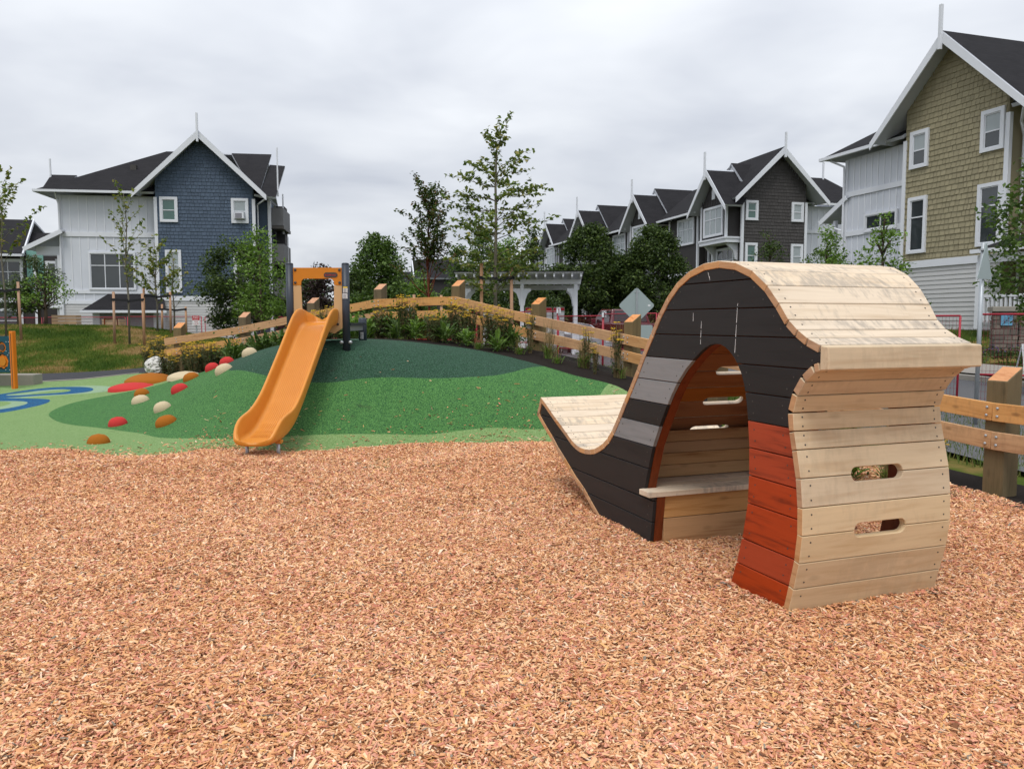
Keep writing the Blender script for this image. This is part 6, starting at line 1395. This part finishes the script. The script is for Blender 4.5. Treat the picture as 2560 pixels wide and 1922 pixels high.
br.append(([(0, 0, 4.55), (.12, 0, 4.85), (.22, 0, 5.1), (.36, 0, 5.4)], .008, 0, 1.8)); br.append(([(0, 0, 4.45), (-.1, 0, 4.75), (-.2, 0, 5.05)], .007, .1, 1.6)); br.append(([(.05, 0, 4.6), (.2, 0, 4.8), (.3, 0, 4.86)], .006, .1, 1.6))
sapling('young_oak_tree', 'tall staked young tree with level branches rising behind the fence, right of centre', (-.36, 18), [(0, 0, 0), (-.02, 0, 1.6), (.0, 0, 3.0), (-.01, 0, 3.9), (.02, 0, 4.6), (.12, 0, 4.85)], .05, br, M['leaf_oak'], .115, M['greybark'], 36, seed=31, spread=.05)
stakes(1240, 18, .36, 2.0, 'the tall young tree', 'stakes of the tall young tree', x2=(1204, 1280))
# cinnamon-barked maple
rr = random.Random(8); br = []
for k in range(40):
    a = rr.uniform(0, 6.28); z = 2.2+rr.random()*1.9; l_ = rr.uniform(.3, .78)*(1.1 if 2.4 < z < 3.6 else .75)
    br.append((arc_branch(rr, z, a, l_, .55+rr.random()*.45, 0, 0, 0, 4, .03), .010, .25, 1.5))
for a, l_, z, rs_ in ((3.3, 1.25, 1.75, .85), (3.0, .5, 1.7, 1.4), (.3, .7, 1.7, 1.5), (.1, 1.0, 1.9, 1.0), (.2, .45, 1.75, 2.3), (3.2, .35, 1.8, 2.4)): br.append((arc_branch(rr, z, a, l_*.8, rs_, 0, 0, 0, 5, .03), .016, .45, 1.3))
sapling('young_maple_tree', 'slender young maple with cinnamon bark, left of the tall young tree', (-2.3, 22), [(0, 0, 0), (.02, 0, 1.2), (0, 0, 1.75), (-.03, 0, 2.6), (.0, 0, 3.5), (.05, 0, 4.3)], .045, br, M['leaf_maple'], .10, M['redbark'], 60, seed=33, spread=.06)
stakes(1072, 22, .37, 1.75, 'the cinnamon-barked maple', 'stakes of the cinnamon-barked maple')
# saplings on the lawn bank
def lawn_tree(px, D, h, w, label, gp, seed, leafm, dens, base=.25, lsize=.12, st=None, sh=1.55, nb=16):
    x, y = P2(px, D); rr = random.Random(seed); br = []
    for k in range(nb):
        f = k/nb; z = h*(base+.55*f)*rr.uniform(.9, 1.1); a = k*2.4+rr.uniform(-.5, .5); br.append((arc_branch(rr, z, a, w*(1-.55*f)*rr.uniform(.6, 1.05), h*.20*(1.3-.4*f), 0, 0, 0, 5, .03), .010, .2, 1.0))
    sapling('young_tree', label, (x, y), [(0, 0, 0), (.02, 0, h*.3), (-.03, 0, h*.55), (.05, 0, h*.8), (-.02, 0, h)], .035, br, leafm, lsize, M['greybark'], dens, gp, seed, .05)
    if st: stakes(px, D, .45, sh, st, 'stakes on the grass bank', x2=None)
lawn_tree(325, 24, 4.5, 1.05, 'sparse young tree between two timber stakes on the grass bank', 'young trees on the grass bank', 41, M['leaf_yel'], 17, .36, .13, 'the sparse young tree on the bank', 1.5)
lawn_tree(396, 27, 3.0, 1.15, 'fuller young tree with yellow-green leaves before the blue wall', 'young trees on the grass bank', 43, M['leaf_yel'], 36, .3, .14, 'the yellow-green young tree on the bank', 1.35, 20)
lawn_tree(438, 29.5, 3.1, .9, 'thin young tree right of the yellow-green one, with few leaves', 'young trees on the grass bank', 44, M['leaf_yel'], 15, .3, .13, 'the thin young tree on the bank', 1.0, 12)
lawn_tree(18, 24, 4.6, 1.3, 'young tree cut by the left edge of the picture, with large leaves at the top', 'young trees on the grass bank', 45, M['leaf_yel'], 26, .5, .15, 'the young tree at the left edge', 1.7, 14)
def tree_at(px, D, top, w, c0, leaf, size, label, seed, nclump=60, dens=230, shape='round', cat='tree', bark='bark', z=None, cr=.42, name='bushy_tree', hollow=.35, lean=0, tr=.07, group=None):
    x, y = P2(px, D); zb = (H(x, y) if z is None else z)-.05; h = 1.5+(805-top)/1980*D-zb
    return bush_tree(name, label, cat, (x, y, zb), h, w/1980*D/2, c0, M[leaf], size, M[bark], nclump, dens*3.2, shape, group, tr, cr, seed, lean, hollow)
tree_at(102, 30, 645, 80, .9, 'olivegreen', .09, 'feathery grey-green tree behind the crates at the left', 51, 16, 420, cr=.38, hollow=.5, name='feathery_tree')
tree_at(118, 28.5, 690, 120, .8, 'leaf_light', .11, 'light green bushy young tree left of the crates', 52, 26, 60, cr=.34, shape='egg', hollow=.6)
tree_at(50, 29, 700, 70, .6, 'leaf_dark', .1, 'dark young tree at the left edge before the dark house', 58, 18, 200, cr=.4)
tree_at(600, 31, 600, 170, .5, 'leaf_dark', .13, 'dark dense evergreen tree in front of the blue house', 53, 95, 170, cr=.5, name='evergreen_tree')
tree_at(655, 28.5, 575, 150, .9, 'leaf_light', .12, 'light green airy tree between the blue house and the slide', 54, 70, 90, cr=.42, shape='egg')
tree_at(806, 27, 664, 96, .4, 'leaf_purple', .12, 'dark purple-leaved tree seen through the slide gate', 55, 46, 150, cr=.4, shape='cone', name='purple_tree')
tree_at(948, 30, 585, 136, .4, 'leaf_mid', .14, 'round maple tree right of the slide, its leaf tips reddish', 56, 105, 165, cr=.48, shape='egg')
tree_at(905, 33, 640, 70, .4, 'leaf_dark', .14, 'dark shrubby tree just right of the slide post', 59, 36, 170, cr=.45)
tree_at(1052, 34, 673, 80, .2, 'leaf_light', .13, 'bright light green shrub behind the cinnamon-barked maple', 57, 40, 180, cr=.45, name='garden_shrub', cat='shrub')
tree_at(1150, 36, 620, 110, .3, 'leaf_mid', .14, 'mid green shrub between the maple and the shelter', 60, 66, 170, cr=.5, shape='cone')
tree_at(1205, 40, 560, 90, .5, 'leaf_mid', .15, 'taller leafy tree directly behind the tall young tree', 61, 60, 150, cr=.55, shape='egg')
tree_at(1265, 41, 600, 110, .5, 'leaf_light', .15, 'light green tree behind the left half of the shelter roof', 62, 60, 150, cr=.55)
tree_at(1335, 44, 572, 60, .8, 'leaf_dark', .15, 'narrow dark tree beside the farthest grey house', 63, 44, 150, cr=.5, shape='egg')
tree_at(1305, 33, 660, 150, .2, 'leaf_dark', .13, 'dark hedge-like tree under and behind the mailbox shelter', 64, 70, 170, cr=.5)
tree_at(1180, 34, 690, 120, .1, 'leaf_dark', .13, 'low dark tree behind the left shelter column', 74, 50, 170, cr=.5)
tree_at(1470, 42, 562, 190, .2, 'leaf_dark', .165, 'large round dark green conifer behind the shelter', 65, 190, 130, cr=.62, shape='egg', name='conifer_tree')
tree_at(1400, 41, 665, 110, .2, 'leaf_dark', .165, 'low dark conifer between the shelter and the large round one', 75, 60, 130, cr=.6, shape='egg', name='conifer_tree')
tree_at(1632, 42, 566, 185, .2, 'leaf_dark', .165, 'second large dark conifer, above the diamond road sign', 66, 180, 130, cr=.62, shape='egg', name='conifer_tree')
tree_at(1545, 43, 640, 120, .2, 'leaf_dark', .165, 'dark conifer filling the gap between the two large ones', 67, 70, 130, cr=.62, name='conifer_tree')
tree_at(1918, 30, 575, 90, .6, 'leaf_dark', .11, 'dark feathery tree before the end wall of the grey house', 68, 46, 140, cr=.38, name='feathery_tree', shape='egg')
tree_at(2058, 27, 572, 118, .6, 'leaf_light', .12, 'light green young tree above the play house roof', 69, 46, 130, cr=.36, shape='egg')
tree_at(2198, 22, 530, 104, .8, 'leaf_light', .115, 'light green young tree before the white wing of the olive house', 70, 46, 120, cr=.3, shape='egg')
tree_at(2060, 30, 625, 190, .1, 'leaf_mid', .12, 'low green shrub behind the play house roof', 71, 50, 150, cr=.4, name='garden_shrub', cat='shrub')
tree_at(2225, 22.5, 640, 120, .3, 'leaf_mid', .11, 'low mid green shrub right of the play house roof', 76, 30, 130, cr=.3, name='garden_shrub', cat='shrub')
tree_at(2585, 15, 398, 230, 1.3, 'leaf_mid', .12, 'leafy tree leaning in from the right edge of the picture', 72, 60, 120, cr=.34, hollow=.5)
for k, (px, D, top, w) in enumerate(((895, 60, 690, 90), (985, 70, 705, 120), (770, 65, 700, 120), (1100, 75, 700, 140), (1240, 70, 650, 160), (700, 66, 690, 120))):
    tree_at(px, D, top, w, .2, 'leaf_dark', .25, 'far dark tree on the skyline between the houses', 80+k, 40, 60, cr=1.0, name='far_tree', group='far trees on the skyline')
